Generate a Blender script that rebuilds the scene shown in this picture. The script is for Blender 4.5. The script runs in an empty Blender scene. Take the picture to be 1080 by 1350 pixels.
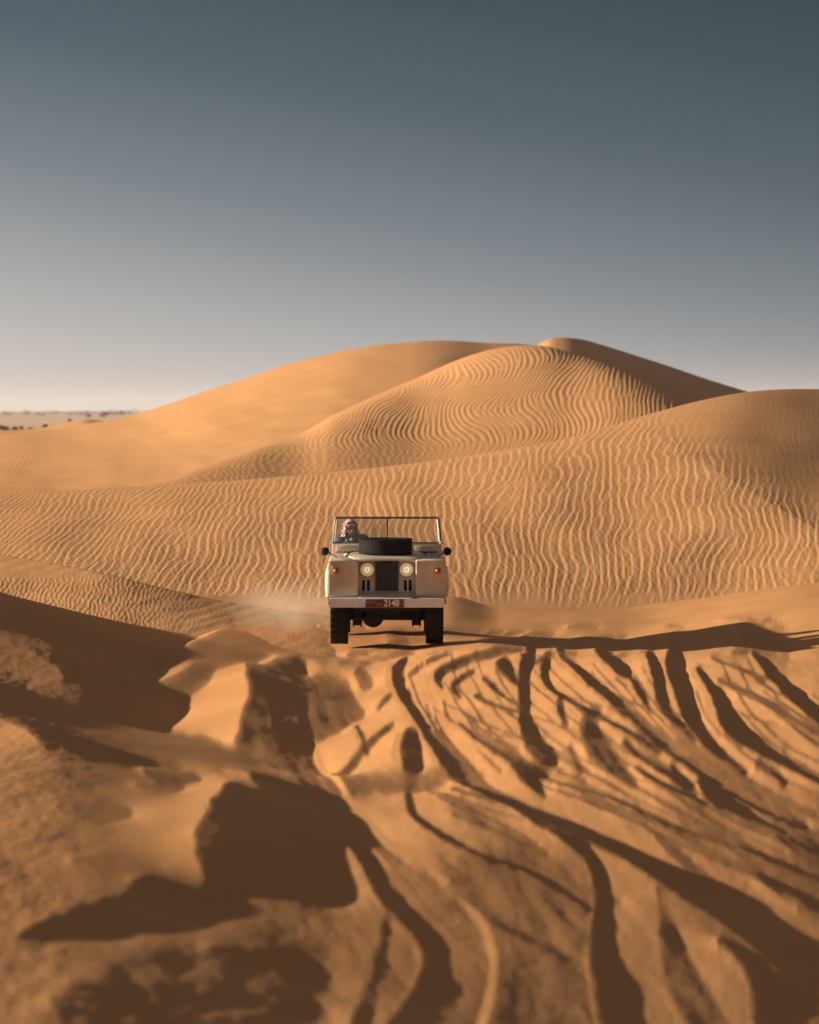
import bpy, bmesh, math, random
import numpy as np
from mathutils import Vector, Matrix

# ------------------------------------------------------------------ camera, sky, sun
scene = bpy.context.scene
COL = scene.collection
R = math.radians
F, H, CX, HY = 4100.0, 3.2, 540.0, 540.0       # focal length in photo pixels, eye height, horizon

cam_d = bpy.data.cameras.new("camera")
cam = bpy.data.objects.new("camera", cam_d)
COL.objects.link(cam)
cam.location = (0, 0, H)
cam.rotation_euler = (R(90), 0, 0)
cam_d.sensor_fit = 'VERTICAL'
cam_d.sensor_height = 36.0
cam_d.sensor_width = 28.8
cam_d.lens = 36.0 * F / 1350.0
cam_d.shift_y = -(675.0 - HY) / 1350.0
cam_d.clip_start = 0.5
cam_d.clip_end = 20000
cam_d.dof.use_dof = True
cam_d.dof.focus_distance = 53.0
cam_d.dof.aperture_fstop = (cam_d.lens / 36.0)      # tuned below
cam_d.dof.aperture_fstop = 2.05
scene.camera = cam

SUN_EL, SUN_BACK = R(13.0), R(4.0)
world = bpy.data.worlds.new("World")
scene.world = world
world.use_nodes = True
nt = world.node_tree
nt.nodes.clear()
out = nt.nodes.new("ShaderNodeOutputWorld")
bg = nt.nodes.new("ShaderNodeBackground")
sky = nt.nodes.new("ShaderNodeTexSky")
sky.sky_type = 'NISHITA'
sky.sun_disc = False
sky.sun_elevation = SUN_EL
sky.sun_rotation = -math.pi / 2 + SUN_BACK
sky.altitude = 0
sky.air_density = 1.0
sky.dust_density = 3.0
sky.ozone_density = 1.0
# the air's colour: teal-grey high up, paler and warmer towards the sun and the horizon
tc = nt.nodes.new("ShaderNodeTexCoord")
sep = nt.nodes.new("ShaderNodeSeparateXYZ")
nt.links.new(tc.outputs["Generated"], sep.inputs[0])
def math_node(op, a, b=None):
    n = nt.nodes.new("ShaderNodeMath"); n.operation = op
    for i, v in enumerate((a, b)):
        if v is None: continue
        if isinstance(v, (int, float)): n.inputs[i].default_value = v
        else: nt.links.new(v, n.inputs[i])
    return n.outputs[0]
ramp = nt.nodes.new("ShaderNodeValToRGB")
mr = nt.nodes.new("ShaderNodeMapRange")
# elevation coordinate, bent so the side towards the sun is paler
el = math_node('ADD', sep.outputs[2], math_node('MULTIPLY', sep.outputs[0], 0.20))
nt.links.new(el, mr.inputs[0])
mr.inputs[1].default_value = -0.04
mr.inputs[2].default_value = 0.18
nt.links.new(mr.outputs[0], ramp.inputs[0])
SKY_STOPS = [(0.02, (0.66, 0.615, 0.58)), (0.136, (0.51, 0.495, 0.48)), (0.28, (0.335, 0.355, 0.37)), (0.386, (0.215, 0.245, 0.272)),
             (0.45, (0.158, 0.197, 0.23)), (0.61, (0.074, 0.110, 0.137)), (0.777, (0.037, 0.069, 0.087)), (0.936, (0.020, 0.046, 0.060))]
cr = ramp.color_ramp
while len(cr.elements) < len(SKY_STOPS): cr.elements.new(0.5)
for e, (p, c) in zip(cr.elements, SKY_STOPS):
    e.position = p; e.color = c + (1,)
mixn = nt.nodes.new("ShaderNodeMix"); mixn.data_type = 'RGBA'; mixn.blend_type = 'MIX'
mixn.inputs[0].default_value = 0.98
skm = nt.nodes.new("ShaderNodeMix"); skm.data_type = 'RGBA'; skm.blend_type = 'MULTIPLY'
skm.inputs[0].default_value = 1.0
skm.inputs[7].default_value = (1, 1, 1, 1)
nt.links.new(sky.outputs[0], skm.inputs[6])
# ramp is given in display values; the background strength is 0.1
rs = nt.nodes.new("ShaderNodeVectorMath"); rs.operation = 'SCALE'; rs.inputs[3].default_value = 5.5
# overhead the dome is lighter and warmer again, added as fill light for the shadows
up = nt.nodes.new("ShaderNodeMapRange"); up.interpolation_type = 'SMOOTHSTEP'
nt.links.new(sep.outputs[2], up.inputs[0]); up.inputs[1].default_value = 0.18; up.inputs[2].default_value = 0.5
dome = nt.nodes.new("ShaderNodeMix"); dome.data_type = 'RGBA'
nt.links.new(up.outputs[0], dome.inputs[0]); nt.links.new(ramp.outputs[0], dome.inputs[6])
dome.inputs[7].default_value = (0.14, 0.132, 0.142, 1)
nt.links.new(dome.outputs[2], rs.inputs[0])
nt.links.new(skm.outputs[2], mixn.inputs[6])
nt.links.new(rs.outputs[0], mixn.inputs[7])
nt.links.new(mixn.outputs[2], bg.inputs[0])
bg.inputs[1].default_value = 0.1
nt.links.new(bg.outputs[0], out.inputs[0])

sun_d = bpy.data.lights.new("sun", 'SUN')
sun = bpy.data.objects.new("sun", sun_d)
COL.objects.link(sun)
to_sun = Vector((-math.cos(SUN_EL) * math.cos(SUN_BACK), math.cos(SUN_EL) * math.sin(SUN_BACK), math.sin(SUN_EL)))
sun.rotation_euler = to_sun.to_track_quat('Z', 'Y').to_euler()
sun.location = (-30, 40, 30)
sun_d.energy = 5.0
sun_d.angle = R(0.5)
sun_d.color = (1.0, 0.86, 0.68)

scene.view_settings.view_transform = 'Standard'
scene.view_settings.look = 'None'
scene.view_settings.exposure = 0.88
scene.view_settings.gamma = 1.0
scene.render.engine = 'CYCLES'
scene.cycles.use_denoising = True
scene.cycles.max_bounces = 8
scene.cycles.transparent_max_bounces = 16
scene.cycles.volume_bounces = 1

# ------------------------------------------------------------------ helpers
def tag(o, label=None, cat=None, group=None, kind=None):
    if label: o["label"] = label
    if cat: o["category"] = cat
    if group: o["group"] = group
    if kind: o["kind"] = kind
    return o

def smooth(a, b, x):
    t = np.clip((x - a) / (b - a), 0, 1)
    return t * t * (3 - 2 * t)

def blur(a, s, axis):
    """gaussian blur of a 2-D array along one axis (sigma in samples), edge padded"""
    r = int(max(1, math.ceil(3 * s)))
    k = np.exp(-0.5 * (np.arange(-r, r + 1) / s) ** 2); k /= k.sum()
    pad = [(0, 0), (0, 0)]; pad[axis] = (r, r)
    p = np.pad(a, pad, mode='edge')
    n = p.shape[axis] + len(k) - 1
    m = 1 << (n - 1).bit_length()
    f = np.fft.rfft(p, m, axis=axis) * np.fft.rfft(k, m).reshape((-1, 1) if axis == 0 else (1, -1))
    q = np.fft.irfft(f, m, axis=axis)
    sl = [slice(None), slice(None)]; sl[axis] = slice(2 * r, 2 * r + a.shape[axis])
    return q[tuple(sl)]

def curve(pts, x, soft=0):
    """smooth curve through control points (Catmull-Rom in y, monotone x)"""
    px = np.array([p[0] for p in pts], float); py = np.array([p[1] for p in pts], float)
    m = np.gradient(py, px)
    x = np.asarray(x, float)
    xc = np.clip(x, px[0], px[-1])
    i = np.clip(np.searchsorted(px, xc) - 1, 0, len(px) - 2)
    h = px[i + 1] - px[i]; t = (xc - px[i]) / h
    y = ((2*t**3 - 3*t**2 + 1) * py[i] + (t**3 - 2*t**2 + t) * h * m[i]
         + (-2*t**3 + 3*t**2) * py[i + 1] + (t**3 - t**2) * h * m[i + 1])
    return y

def vnoise(x, y, seed=0):
    """gradient noise, about -0.7..0.7"""
    xi = np.floor(x).astype(np.int64); yi = np.floor(y).astype(np.int64)
    xf = x - xi; yf = y - yi
    def g(ix, iy):
        h = (ix * 374761393 + iy * 668265263 + seed * 982451653) & 0x7fffffff
        h = ((h ^ (h >> 13)) * 1274126177) & 0x7fffffff
        a = (h ^ (h >> 16)) % 4096 / 4096.0 * 2 * np.pi
        return np.cos(a), np.sin(a)
    def dot(ix, iy, fx, fy):
        gx, gy = g(ix, iy); return gx * fx + gy * fy
    u = xf * xf * xf * (xf * (xf * 6 - 15) + 10); v = yf * yf * yf * (yf * (yf * 6 - 15) + 10)
    a = dot(xi, yi, xf, yf) * (1 - u) + dot(xi + 1, yi, xf - 1, yf) * u
    b = dot(xi, yi + 1, xf, yf - 1) * (1 - u) + dot(xi + 1, yi + 1, xf - 1, yf - 1) * u
    return a * (1 - v) + b * v

def fbm(x, y, seed=0, octaves=4, gain=0.5):
    s = 0; a = 1.0
    for k in range(octaves):
        s = s + a * vnoise(x * 2**k + 17.3 * k, y * 2**k - 9.1 * k, seed + k * 7); a *= gain
    return s

def ripples(p, q, lam, spread=0.2, kvar=0.1, seed=1, n=22, skew=0.5):
    """wind ripples with forks: phase of a sum of nearly parallel waves. p across, q along the crests"""
    rg = np.random.RandomState(seed)
    psi = np.zeros(p.shape, complex)
    for j in range(n):
        k = 2 * np.pi / lam * (1 + kvar * rg.randn()); th = spread * rg.randn()
        psi += np.exp(1j * (k * (math.cos(th) * p + math.sin(th) * q) + rg.rand() * 6.283))
    ph = np.angle(psi); am = np.minimum(1.0, np.abs(psi) / (0.55 * math.sqrt(n)))
    return 0.5 * am * np.sin(ph + skew * np.sin(ph))

def sheet(name, X, Y, Z, mat, label, cat):
    """one terrain sheet from three 2-D arrays"""
    nr, nc = X.shape
    co = np.stack([X, Y, Z], -1).reshape(-1, 3).astype(np.float32)
    i = np.arange(nr * nc).reshape(nr, nc)
    f = np.stack([i[:-1, :-1], i[:-1, 1:], i[1:, 1:], i[1:, :-1]], -1).reshape(-1, 4)
    me = bpy.data.meshes.new(name)
    me.vertices.add(len(co)); me.vertices.foreach_set("co", co.ravel())
    me.loops.add(f.size); me.loops.foreach_set("vertex_index", f.ravel().astype(np.int32))
    me.polygons.add(len(f))
    me.polygons.foreach_set("loop_start", np.arange(0, f.size, 4, dtype=np.int32))
    me.polygons.foreach_set("use_smooth", np.ones(len(f), bool))
    me.update(calc_edges=True)
    me.materials.append(mat)
    o = bpy.data.objects.new(name, me); COL.objects.link(o)
    tag(o, label, cat, kind="structure")
    return o

# ------------------------------------------------------------------ materials
def new_mat(name):
    m = bpy.data.materials.new(name); m.use_nodes = True
    return m, m.node_tree, m.node_tree.nodes["Principled BSDF"]

def sand_mat(name, c1, c2, grain=0.004, gscale=160.0, blot=0.35, bump=0.35, coarse=0.0):
    m, t, b = new_mat(name)
    g = t.nodes.new("ShaderNodeNewGeometry")
    n1 = t.nodes.new("ShaderNodeTexNoise"); n1.inputs["Scale"].default_value = blot
    n1.inputs["Detail"].default_value = 6; n1.inputs["Roughness"].default_value = 0.65
    t.links.new(g.outputs["Position"], n1.inputs["Vector"])
    mx = t.nodes.new("ShaderNodeMix"); mx.data_type = 'RGBA'
    mx.inputs[6].default_value = c1 + (1,); mx.inputs[7].default_value = c2 + (1,)
    r = t.nodes.new("ShaderNodeMapRange"); r.inputs[1].default_value = 0.32; r.inputs[2].default_value = 0.68
    t.links.new(n1.outputs["Fac"], r.inputs[0]); t.links.new(r.outputs[0], mx.inputs[0])
    # single grains: darker and lighter specks
    n2 = t.nodes.new("ShaderNodeTexNoise"); n2.inputs["Scale"].default_value = gscale * 0.5
    n2.inputs["Detail"].default_value = 3
    t.links.new(g.outputs["Position"], n2.inputs["Vector"])
    sp = t.nodes.new("ShaderNodeMapRange"); sp.inputs[1].default_value = 0.3; sp.inputs[2].default_value = 0.7
    sp.inputs[3].default_value = 0.84; sp.inputs[4].default_value = 1.12
    t.links.new(n2.outputs["Fac"], sp.inputs[0])
    vm = t.nodes.new("ShaderNodeVectorMath"); vm.operation = 'SCALE'
    t.links.new(mx.outputs[2], vm.inputs[0]); t.links.new(sp.outputs[0], vm.inputs[3])
    t.links.new(vm.outputs[0], b.inputs["Base Color"])
    b.inputs["Roughness"].default_value = 0.92
    b.inputs["Specular IOR Level"].default_value = 0.12
    n3 = t.nodes.new("ShaderNodeTexNoise"); n3.inputs["Scale"].default_value = gscale * 0.25
    n3.inputs["Detail"].default_value = 5; n3.inputs["Roughness"].default_value = 0.7
    t.links.new(g.outputs["Position"], n3.inputs["Vector"])
    bp = t.nodes.new("ShaderNodeBump"); bp.inputs["Strength"].default_value = bump
    bp.inputs["Distance"].default_value = grain
    t.links.new(n3.outputs["Fac"], bp.inputs["Height"])
    t.links.new(bp.outputs[0], b.inputs["Normal"])
    return m

def mat(name, col, rough=0.5, metal=0.0, spec=0.5, var=0.0, vscale=8.0, dirt=None, dirt_amt=0.0, bump=0.0, bscale=60.0, emit=None, estr=0.0, coat=0.0):
    """painted or bare material with a little procedural wear"""
    m, t, b = new_mat(name)
    b.inputs["Roughness"].default_value = rough; b.inputs["Metallic"].default_value = metal
    b.inputs["Specular IOR Level"].default_value = spec
    b.inputs["Coat Weight"].default_value = coat
    tcn = t.nodes.new("ShaderNodeTexCoord")
    n = t.nodes.new("ShaderNodeTexNoise"); n.inputs["Scale"].default_value = vscale
    n.inputs["Detail"].default_value = 6; n.inputs["Roughness"].default_value = 0.6
    t.links.new(tcn.outputs["Object"], n.inputs["Vector"])
    mx = t.nodes.new("ShaderNodeMix"); mx.data_type = 'RGBA'
    d = dirt or tuple(c * (1 - var) for c in col)
    mx.inputs[6].default_value = tuple(col) + (1,); mx.inputs[7].default_value = tuple(d) + (1,)
    r = t.nodes.new("ShaderNodeMapRange"); r.inputs[1].default_value = 0.35; r.inputs[2].default_value = 0.75
    r.inputs[4].default_value = dirt_amt if dirt else 1.0
    t.links.new(n.outputs["Fac"], r.inputs[0]); t.links.new(r.outputs[0], mx.inputs[0])
    t.links.new(mx.outputs[2], b.inputs["Base Color"])
    if bump:
        n2 = t.nodes.new("ShaderNodeTexNoise"); n2.inputs["Scale"].default_value = bscale
        n2.inputs["Detail"].default_value = 4
        t.links.new(tcn.outputs["Object"], n2.inputs["Vector"])
        bp = t.nodes.new("ShaderNodeBump"); bp.inputs["Strength"].default_value = bump
        bp.inputs["Distance"].default_value = 0.01
        t.links.new(n2.outputs["Fac"], bp.inputs["Height"]); t.links.new(bp.outputs[0], b.inputs["Normal"])
    if emit:
        b.inputs["Emission Color"].default_value = tuple(emit) + (1,)
        b.inputs["Emission Strength"].default_value = estr
    return m

SAND = (0.62, 0.306, 0.120); SAND2 = (0.54, 0.254, 0.094)
M_GROUND = sand_mat("ground_sand", SAND, SAND2, grain=0.008, gscale=130, bump=0.75)
M_DUNE = sand_mat("ripple_sand", (0.61, 0.316, 0.134), (0.54, 0.268, 0.106), gscale=100)
M_FAR = sand_mat("far_sand", (0.66, 0.340, 0.142), (0.60, 0.298, 0.117), gscale=60)
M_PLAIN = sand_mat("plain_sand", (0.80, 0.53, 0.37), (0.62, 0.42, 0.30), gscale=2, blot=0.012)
# ------------------------------------------------------------------ terrain
def vz(v, Y): return H - (np.asarray(v, float) - HY) * Y / F      # height seen at photo row v from distance Y
US = np.concatenate([np.linspace(-1300, -62, 70), np.arange(-60, 1141, 1.5), np.linspace(1142, 2380, 70)])
NC = len(US)

def dune(name, crest, dist, base_y, base_v, rows, mat_, label, prof, ripple=None, back=40.0, drop=3.0, us=US, tback=24, relief=None):
    """a dune whose crest line has the given heights and distances; prof shapes its near face"""
    U = us[None, :]
    cv = curve(crest, us); cy = curve(dist, us)
    by = curve(base_y, us) if isinstance(base_y, list) else np.full(len(us), float(base_y))
    bv = curve(base_v, us)
    zc = vz(cv, cy); zb = vz(bv, by)
    t = np.linspace(-0.12, 1, rows)[:, None]
    Yf = by + (cy - by) * t
    S = prof(np.clip(t, 0, 1)) + np.minimum(t, 0) * 0.5 + U * 0
    Zf = zb + (zc - zb) * S - np.maximum(-t, 0) * 2.0
    V = HY + F * (H - Zf) / Yf
    if relief is not None: Zf = Zf + relief(U + 0 * Zf, V, Yf, np.clip(t, 0, 1))
    if ripple is not None: Zf = Zf + ripple(U + 0 * Zf, V, Yf, np.clip(t, 0, 1))
    tb = np.linspace(0, 1, tback + 1)[1:, None]
    Yb = cy + back * tb + 0 * U
    Zb = Zf[-1:] - drop * (tb ** 1.5)
    Y = np.vstack([Yf, Yb]); Z = np.vstack([Zf, Zb])
    X = (U - CX) / F * Y
    return sheet(name, X, Y, Z, mat_, label, "dune")

# --- far plain, running on to the horizon
ys = np.geomspace(260, 9000, 150)[:, None]
usp = np.linspace(-2600, 3700, 240)
Yp = ys + 0 * usp; Xp = (usp - CX) / F * Yp
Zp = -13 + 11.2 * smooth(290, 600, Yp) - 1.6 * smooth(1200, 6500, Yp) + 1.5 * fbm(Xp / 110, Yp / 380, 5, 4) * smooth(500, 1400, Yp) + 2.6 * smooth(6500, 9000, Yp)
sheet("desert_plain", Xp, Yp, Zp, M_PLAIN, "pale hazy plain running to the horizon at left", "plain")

# --- low sheet beneath everything, so the land goes on outside the picture
gx = np.linspace(-1500, 1500, 40); gy = np.linspace(-300, 700, 30)[:, None]
sheet("desert_ground", gx + 0 * gy, gy + 0 * gx, -3.2 + 0 * (gx + gy) - 11.5 * smooth(140, 300, gy + 0 * gx), M_FAR, "flat sand lying beneath and around the dunes", "ground")

# --- low brown rise in front of the plain
dune("dune", [(-1300, 590), (-300, 576), (0, 568), (60, 563), (95, 556), (112, 553), (130, 554), (170, 559), (260, 572), (500, 600), (2380, 640)],
     [(-1300, 320), (2380, 320)], 285, [(-1300, 600), (2380, 620)], 30, M_FAR,
     "low brown sand rise in front of the far plain at left", lambda t: t * (1.6 - 0.6 * t), back=60, drop=4)

# --- shaded dune behind the summit
dune("dune", [(-1300, 700), (560, 520), (660, 480), (700, 460), (712, 453), (724, 447), (740, 445), (767, 447.5), (795, 455), (827, 465), (880, 482), (927, 498), (988, 517), (1080, 542), (1300, 580), (2380, 640)],
     [(-1300, 262), (720, 262), (1000, 305), (2380, 330)], 225, [(-1300, 720), (660, 540), (720, 500), (790, 505), (900, 535), (1000, 560), (2380, 660)], 90, M_FAR,
     "dark shaded dune side behind the summit on the right", lambda t: t * (1.25 - 0.25 * t), back=40, drop=6)

# --- big bright dune
def bright_ripple(U, V, Y, t):
    q = V; p = (U - 540) + 0.75 * (V - 540) + 14 * vnoise(U / 90, V / 60, 3)
    r = ripples(p, q, 6.4, 0.12, 0.07, 4, 16, 0.4)
    a = smooth(0.05, 0.5, 0.5 + vnoise(U / 130 + 3.1, V / 45, 8)) * smooth(560, 300, U)
    return r * 0.006 * a + 0.10 * fbm(U / 160, V / 60, 12, 3)
dune("dune", [(-1300, 660), (-300, 606), (0, 574.5), (100, 561), (200, 540), (280, 513), (380, 480), (450, 462), (520, 452), (575, 448.5), (640, 452), (700, 454.5), (730, 461), (760, 474), (820, 496), (940, 548), (1080, 590), (1500, 660), (2380, 720)],
     [(-1300, 200), (0, 200), (300, 203), (575, 208), (720, 216), (1080, 216), (2380, 210)], 128, [(-1300, 690), (2380, 690)], 200, M_FAR,
     "tall bright orange dune with a smooth sunlit left slope", lambda t: t * (1.35 - 0.35 * t), bright_ripple, back=40, drop=6)

# --- rippled spur in front of it
def spur_ripple(U, V, Y, t):
    zig = 16 * np.sin((V - 452) / 15.0 + U / 75.0 + 1.2 * vnoise(U / 60, V / 50, 2)) * smooth(860, 700, U)
    p = (U - 540) + zig + 0.25 * (V - 520) + 14 * vnoise(U / 70, V / 40, 31)
    r = ripples(p, V * 0.7, 6.8, 0.17, 0.09, 9, 22, 0.45)
    fine = ripples(p * 0.6 + 0.5 * V, V, 4.6, 0.5, 0.15, 19, 14, 0.3)
    band = smooth(440, 520, U + 1.1 * (V - 520)) * smooth(604, 575, V + 10 * vnoise(U / 50, V / 20, 3) + 0.00012 * (U - 560)**2)
    fade = smooth(0, 14, V - curve(SPUR, U[0])[None, :] + 6 * smooth(650, 720, U))
    return (r * 0.021 * band + fine * 0.009 * (1 - 0.6 * band)) * fade * Y / 140
SPUR = [(-1300, 690), (-100, 668), (150, 650), (205, 637.5), (260, 618), (330, 594), (400, 570), (440, 547), (470, 533), (520, 511), (553, 497), (580, 484.5), (620, 468.5), (660, 458.5), (700, 455), (716, 456), (760, 467), (813, 483.5), (863, 503.5), (913, 529), (940, 544), (1080, 600), (1500, 660), (2380, 720)]
dune("dune", SPUR, [(-1300, 112), (205, 112), (330, 126), (460, 146), (600, 171), (713, 173), (820, 158), (940, 142), (2380, 150)], 102,
     [(-1300, 672), (2380, 672)], 300, M_FAR, "broad rippled dune flank with a pale smooth foot below the summit",
     lambda t: 0.35 * t + 0.65 * t * t * (3 - 2 * t), spur_ripple, back=12, drop=1.4)

# --- long rippled dune behind the car
def mid_ripple(U, V, Y, t):
    lean = curve([(-1300, -.5), (0, -0.45), (250, -.15), (540, 0.1), (800, 0.58), (1080, 0.88), (2380, .9)], U[0])[None, :]
    w = lean * (V - 720) + 14 * vnoise(U / 150, V / 70, 41) + 9 * vnoise(U / 50, V / 36, 42)
    w = w + 6 * np.sin((V - 600) / 38.0 + U / 120.0) * smooth(500, 700, U)
    p = (U + w - 540) / F * 62.0 * (Y / 62.0) ** 0.85
    r = ripples(p, Y * 0.10, 0.168, 0.2, 0.10, 21, 26, 0.8)
    r2 = ripples(p + 0.03 * Y, Y * 0.8, 0.12, 0.3, 0.15, 22, 16, 0.3)
    amp = 0.0096 * (Y / 62.0) ** .5
    foot = smooth(811, 768, V + 26 * vnoise(U / 45, V / 60, 44) + 10 * vnoise(U / 14, V / 200, 45))
    top = smooth(0.0, 1.0, (V - curve(MID, U[0])[None, :]) / 6.0)
    facet = smooth(-10, 60, (U - 880) * 0.58 - (V - 585))             # smooth right-hand flank
    amp = amp * (1 - 0.9 * facet) * (0.45 + 0.55 * top) * foot
    return r * amp + 0.005 * r2 * foot * (1 - 0.7 * facet)
MID = [(-1300, 655), (-300, 655), (0, 650.5), (100, 646), (200, 640), (300, 634), (400, 626), (500, 616), (600, 603.5), (680, 591), (740, 580), (800, 563.5), (860, 545), (920, 529), (988, 516.5), (1030, 513.2), (1080, 513), (1180, 518), (1500, 560), (2380, 620)]
def mid_relief(U, V, Y, t):
    edge = (U - 880) * 0.58 - (V - 585)
    return -0.006 * np.maximum(0, edge) * (1 - t) * 0.5 + 0.10 * fbm(U / 180, V / 110, 71, 2) * np.sin(np.pi * t)
dune("dune", MID, [(-1300, 86), (0, 86), (400, 84), (600, 84), (740, 86), (860, 92), (960, 96.5), (1080, 103), (1180, 108), (2380, 115)],
     [(-1300, 51), (2380, 51)], [(-1300, 812), (400, 806), (600, 808), (700, 812), (850, 816), (960, 814), (1080, 798), (2380, 760)], 420, M_DUNE,
     "long dune covered in upright wind ripples behind the car", lambda t: 0.8 * t + 0.2 * t * t * (3 - 2 * t), mid_ripple, back=16, drop=2.5, relief=mid_relief)

# --- low dune at left with fine ripples
LOWD = [(-1300, 690), (-300, 706), (0, 732), (60, 742), (130, 755), (200, 772.5), (270, 788), (330, 799), (400, 808), (460, 815), (560, 824), (1200, 900), (2380, 950)]
def low_ripple(U, V, Y, t):
    p = (U + 0.5 * V) ; 
    r = ripples(p + 6 * vnoise(U / 30, V / 20, 4), V * 2.0, 6.2, 0.35, 0.16, 33, 18, 0.35)
    a = smooth(755, 768, V + 0.06 * U * 0) * smooth(300, 120, U)
    st = ripples(V * 1.0 + 0.25 * U, U * 0.25, 11.0, 0.3, 0.2, 34, 14, 0.2)
    return 0.0075 * r * (0.12 + 0.88 * a) + 0.004 * st * (1 - a) * smooth(420, 300, U) + 0.012 * fbm(U / 60, V / 20, 36, 3)
dune("dune", LOWD, [(-1300, 55), (0, 54.5), (200, 49.8), (330, 48.7), (460, 48.2), (2380, 48)], 39.8,
     [(-1300, 866), (0, 866), (300, 870), (400, 878), (2380, 900)], 160, M_DUNE,
     "low finely rippled dune sloping down to the car from the left", lambda t: t ** 1.5, low_ripple, back=8, drop=1.2)
# --- trampled ground with wheel ruts.  Each rut or hollow is a stroke whose left bank drops away from the sun.
U0, V0, CW, CH = -260, 770, 1620, 720
S = np.ones((CH, CW))
PV, PU = np.mgrid[V0:V0 + CH, U0:U0 + CW].astype(float)
LM = np.zeros((CH, CW))
def spline(pts, n=12):
    P = np.array(pts, float); out_ = []
    for i in range(len(P) - 1):
        p0 = P[max(i - 1, 0)]; p1 = P[i]; p2 = P[i + 1]; p3 = P[min(i + 2, len(P) - 1)]
        for k in range(n):
            t = k / n
            out_.append(0.5 * (2 * p1 + (p2 - p0) * t + (2 * p0 - 5 * p1 + 4 * p2 - p3) * t * t + (3 * p1 - p0 - 3 * p2 + p3) * t**3))
    out_.append(P[-1]); return np.array(out_)
def stroke(pts, strength=1.0, value=-0.12, soft=2.0, wob=1.0, seed=0):
    """pts: (u, v, width)"""
    global S
    P = spline([(p[0], p[1], p[2]) for p in pts])
    m = P[:, 2].max() + 8
    a0 = max(0, int(P[:, 1].min() - m - V0)); a1 = min(CH, int(P[:, 1].max() + m - V0))
    b0 = max(0, int(P[:, 0].min() - m - U0)); b1 = min(CW, int(P[:, 0].max() + m - U0))
    if a1 <= a0 or b1 <= b0: return
    u = PU[a0:a1, b0:b1]; v = PV[a0:a1, b0:b1]
    best = np.full(u.shape, -1e9)
    for i in range(len(P) - 1):
        ax, ay, aw = P[i]; bx, by_, bw = P[i + 1]
        dx, dy = bx - ax, by_ - ay; L = dx * dx + dy * dy + 1e-9
        t = np.clip(((u - ax) * dx + (v - ay) * dy) / L, 0, 1)
        d = np.hypot(u - ax - t * dx, v - ay - t * dy)
        np.maximum(best, 0.5 * (aw + (bw - aw) * t) - d, out=best)
    sf = soft + 0.010 * (v - 840)
    if strength >= .8 and value < 0:                     # the lip the wheel pushed up on the sunny side
        lip = np.full(u.shape, -1e9)
        for i in range(len(P) - 1):
            ax, ay, aw = P[i]; bx, by_, bw = P[i + 1]
            ax, bx = ax - .72 * aw - 1.5, bx - .72 * bw - 1.5
            dx, dy = bx - ax, by_ - ay; L = dx * dx + dy * dy + 1e-9
            t = np.clip(((u - ax) * dx + (v - ay) * dy) / L, 0, 1)
            np.maximum(lip, np.minimum(0.24 * (aw + (bw - aw) * t) + .6, 3.6) - np.hypot(u - ax - t * dx, v - ay - t * dy), out=lip)
        LM[a0:a1, b0:b1] = np.maximum(LM[a0:a1, b0:b1], smooth(-sf, sf, lip + 1.2 * vnoise(u / 18.0, v / 12.0, 300 + int(P[0, 0]))))
    best = best + wob * 2.2 * vnoise(u / 14.0, v / 9.0, 100 + int(P[0, 0]))
    k = smooth(-sf, sf, best) * strength
    S[a0:a1, b0:b1] = S[a0:a1, b0:b1] * (1 - k) + value * k
def patch(pts, strength=1.0, value=0.0, soft=5.0, wob=6.0, rag=0.0):
    global S
    P = spline(list(pts) + [pts[0]], 6)
    px, py = P[:, 0], P[:, 1]
    u = PU + wob * (vnoise(PU / 28, PV / 20, 7) + .7 * fbm(PU / 11, PV / 8, 17, 3)); v = PV + wob * 0.6 * vnoise(PU / 24, PV / 18, 9)
    ins = np.zeros(u.shape, bool); j = len(px) - 2
    for i in range(len(px) - 1):
        c = ((py[i] > v) != (py[j] > v)) & (u < (px[j] - px[i]) * (v - py[i]) / (py[j] - py[i] + 1e-12) + px[i])
        ins ^= c; j = i
    k = blur(blur(ins.astype(float), soft, 0), soft, 1) * strength
    if rag: k = k * (1 - rag * smooth(-.15, .45, fbm(PU / 60, PV / 26, 77, 4)))
    S = S * (1 - k) + value * k

# big dark flank of the left mound, with a sunlit patch on it
patch([(-150, 805), (0, 802), (100, 806), (180, 818), (262, 836), (228, 848), (235, 860), (205, 880), (195, 905), (215, 905), (240, 925), (214, 950), (250, 968),
       (240, 995), (205, 1010), (130, 1017), (60, 1008), (0, 985), (-150, 960)], 1.0, 0.0, 4)
patch([(-150, 850), (0, 852), (50, 862), (100, 895), (105, 918), (70, 926), (0, 914), (-150, 900)], 0.9, 1.0, 9, 14)
patch([(230, 868), (300, 832), (345, 832), (365, 850), (330, 872), (280, 880)], .72, 0.0, 4)            # dark hollow below the berm
patch([(195, 905), (240, 888), (282, 884), (268, 900), (235, 918), (205, 922)], .72, 0.05, 4)
patch([(235, 955), (270, 960), (310, 975), (330, 960), (335, 1010), (300, 1012), (250, 1008), (215, 1006)], 1, 0.05, 4)
patch([(190, 1016), (240, 1020), (272, 1025), (240, 1032), (200, 1028)], .7, 0.2, 3)
patch([(165, 1042), (220, 1036), (245, 1040), (215, 1046)], .6, 0.2, 3)
patch([(60, 1070), (130, 1060), (180, 1072), (130, 1085)], .5, 0.25, 6)
patch([(80, 1140), (160, 1130), (220, 1150), (150, 1165)], .4, 0.3, 6)
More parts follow.
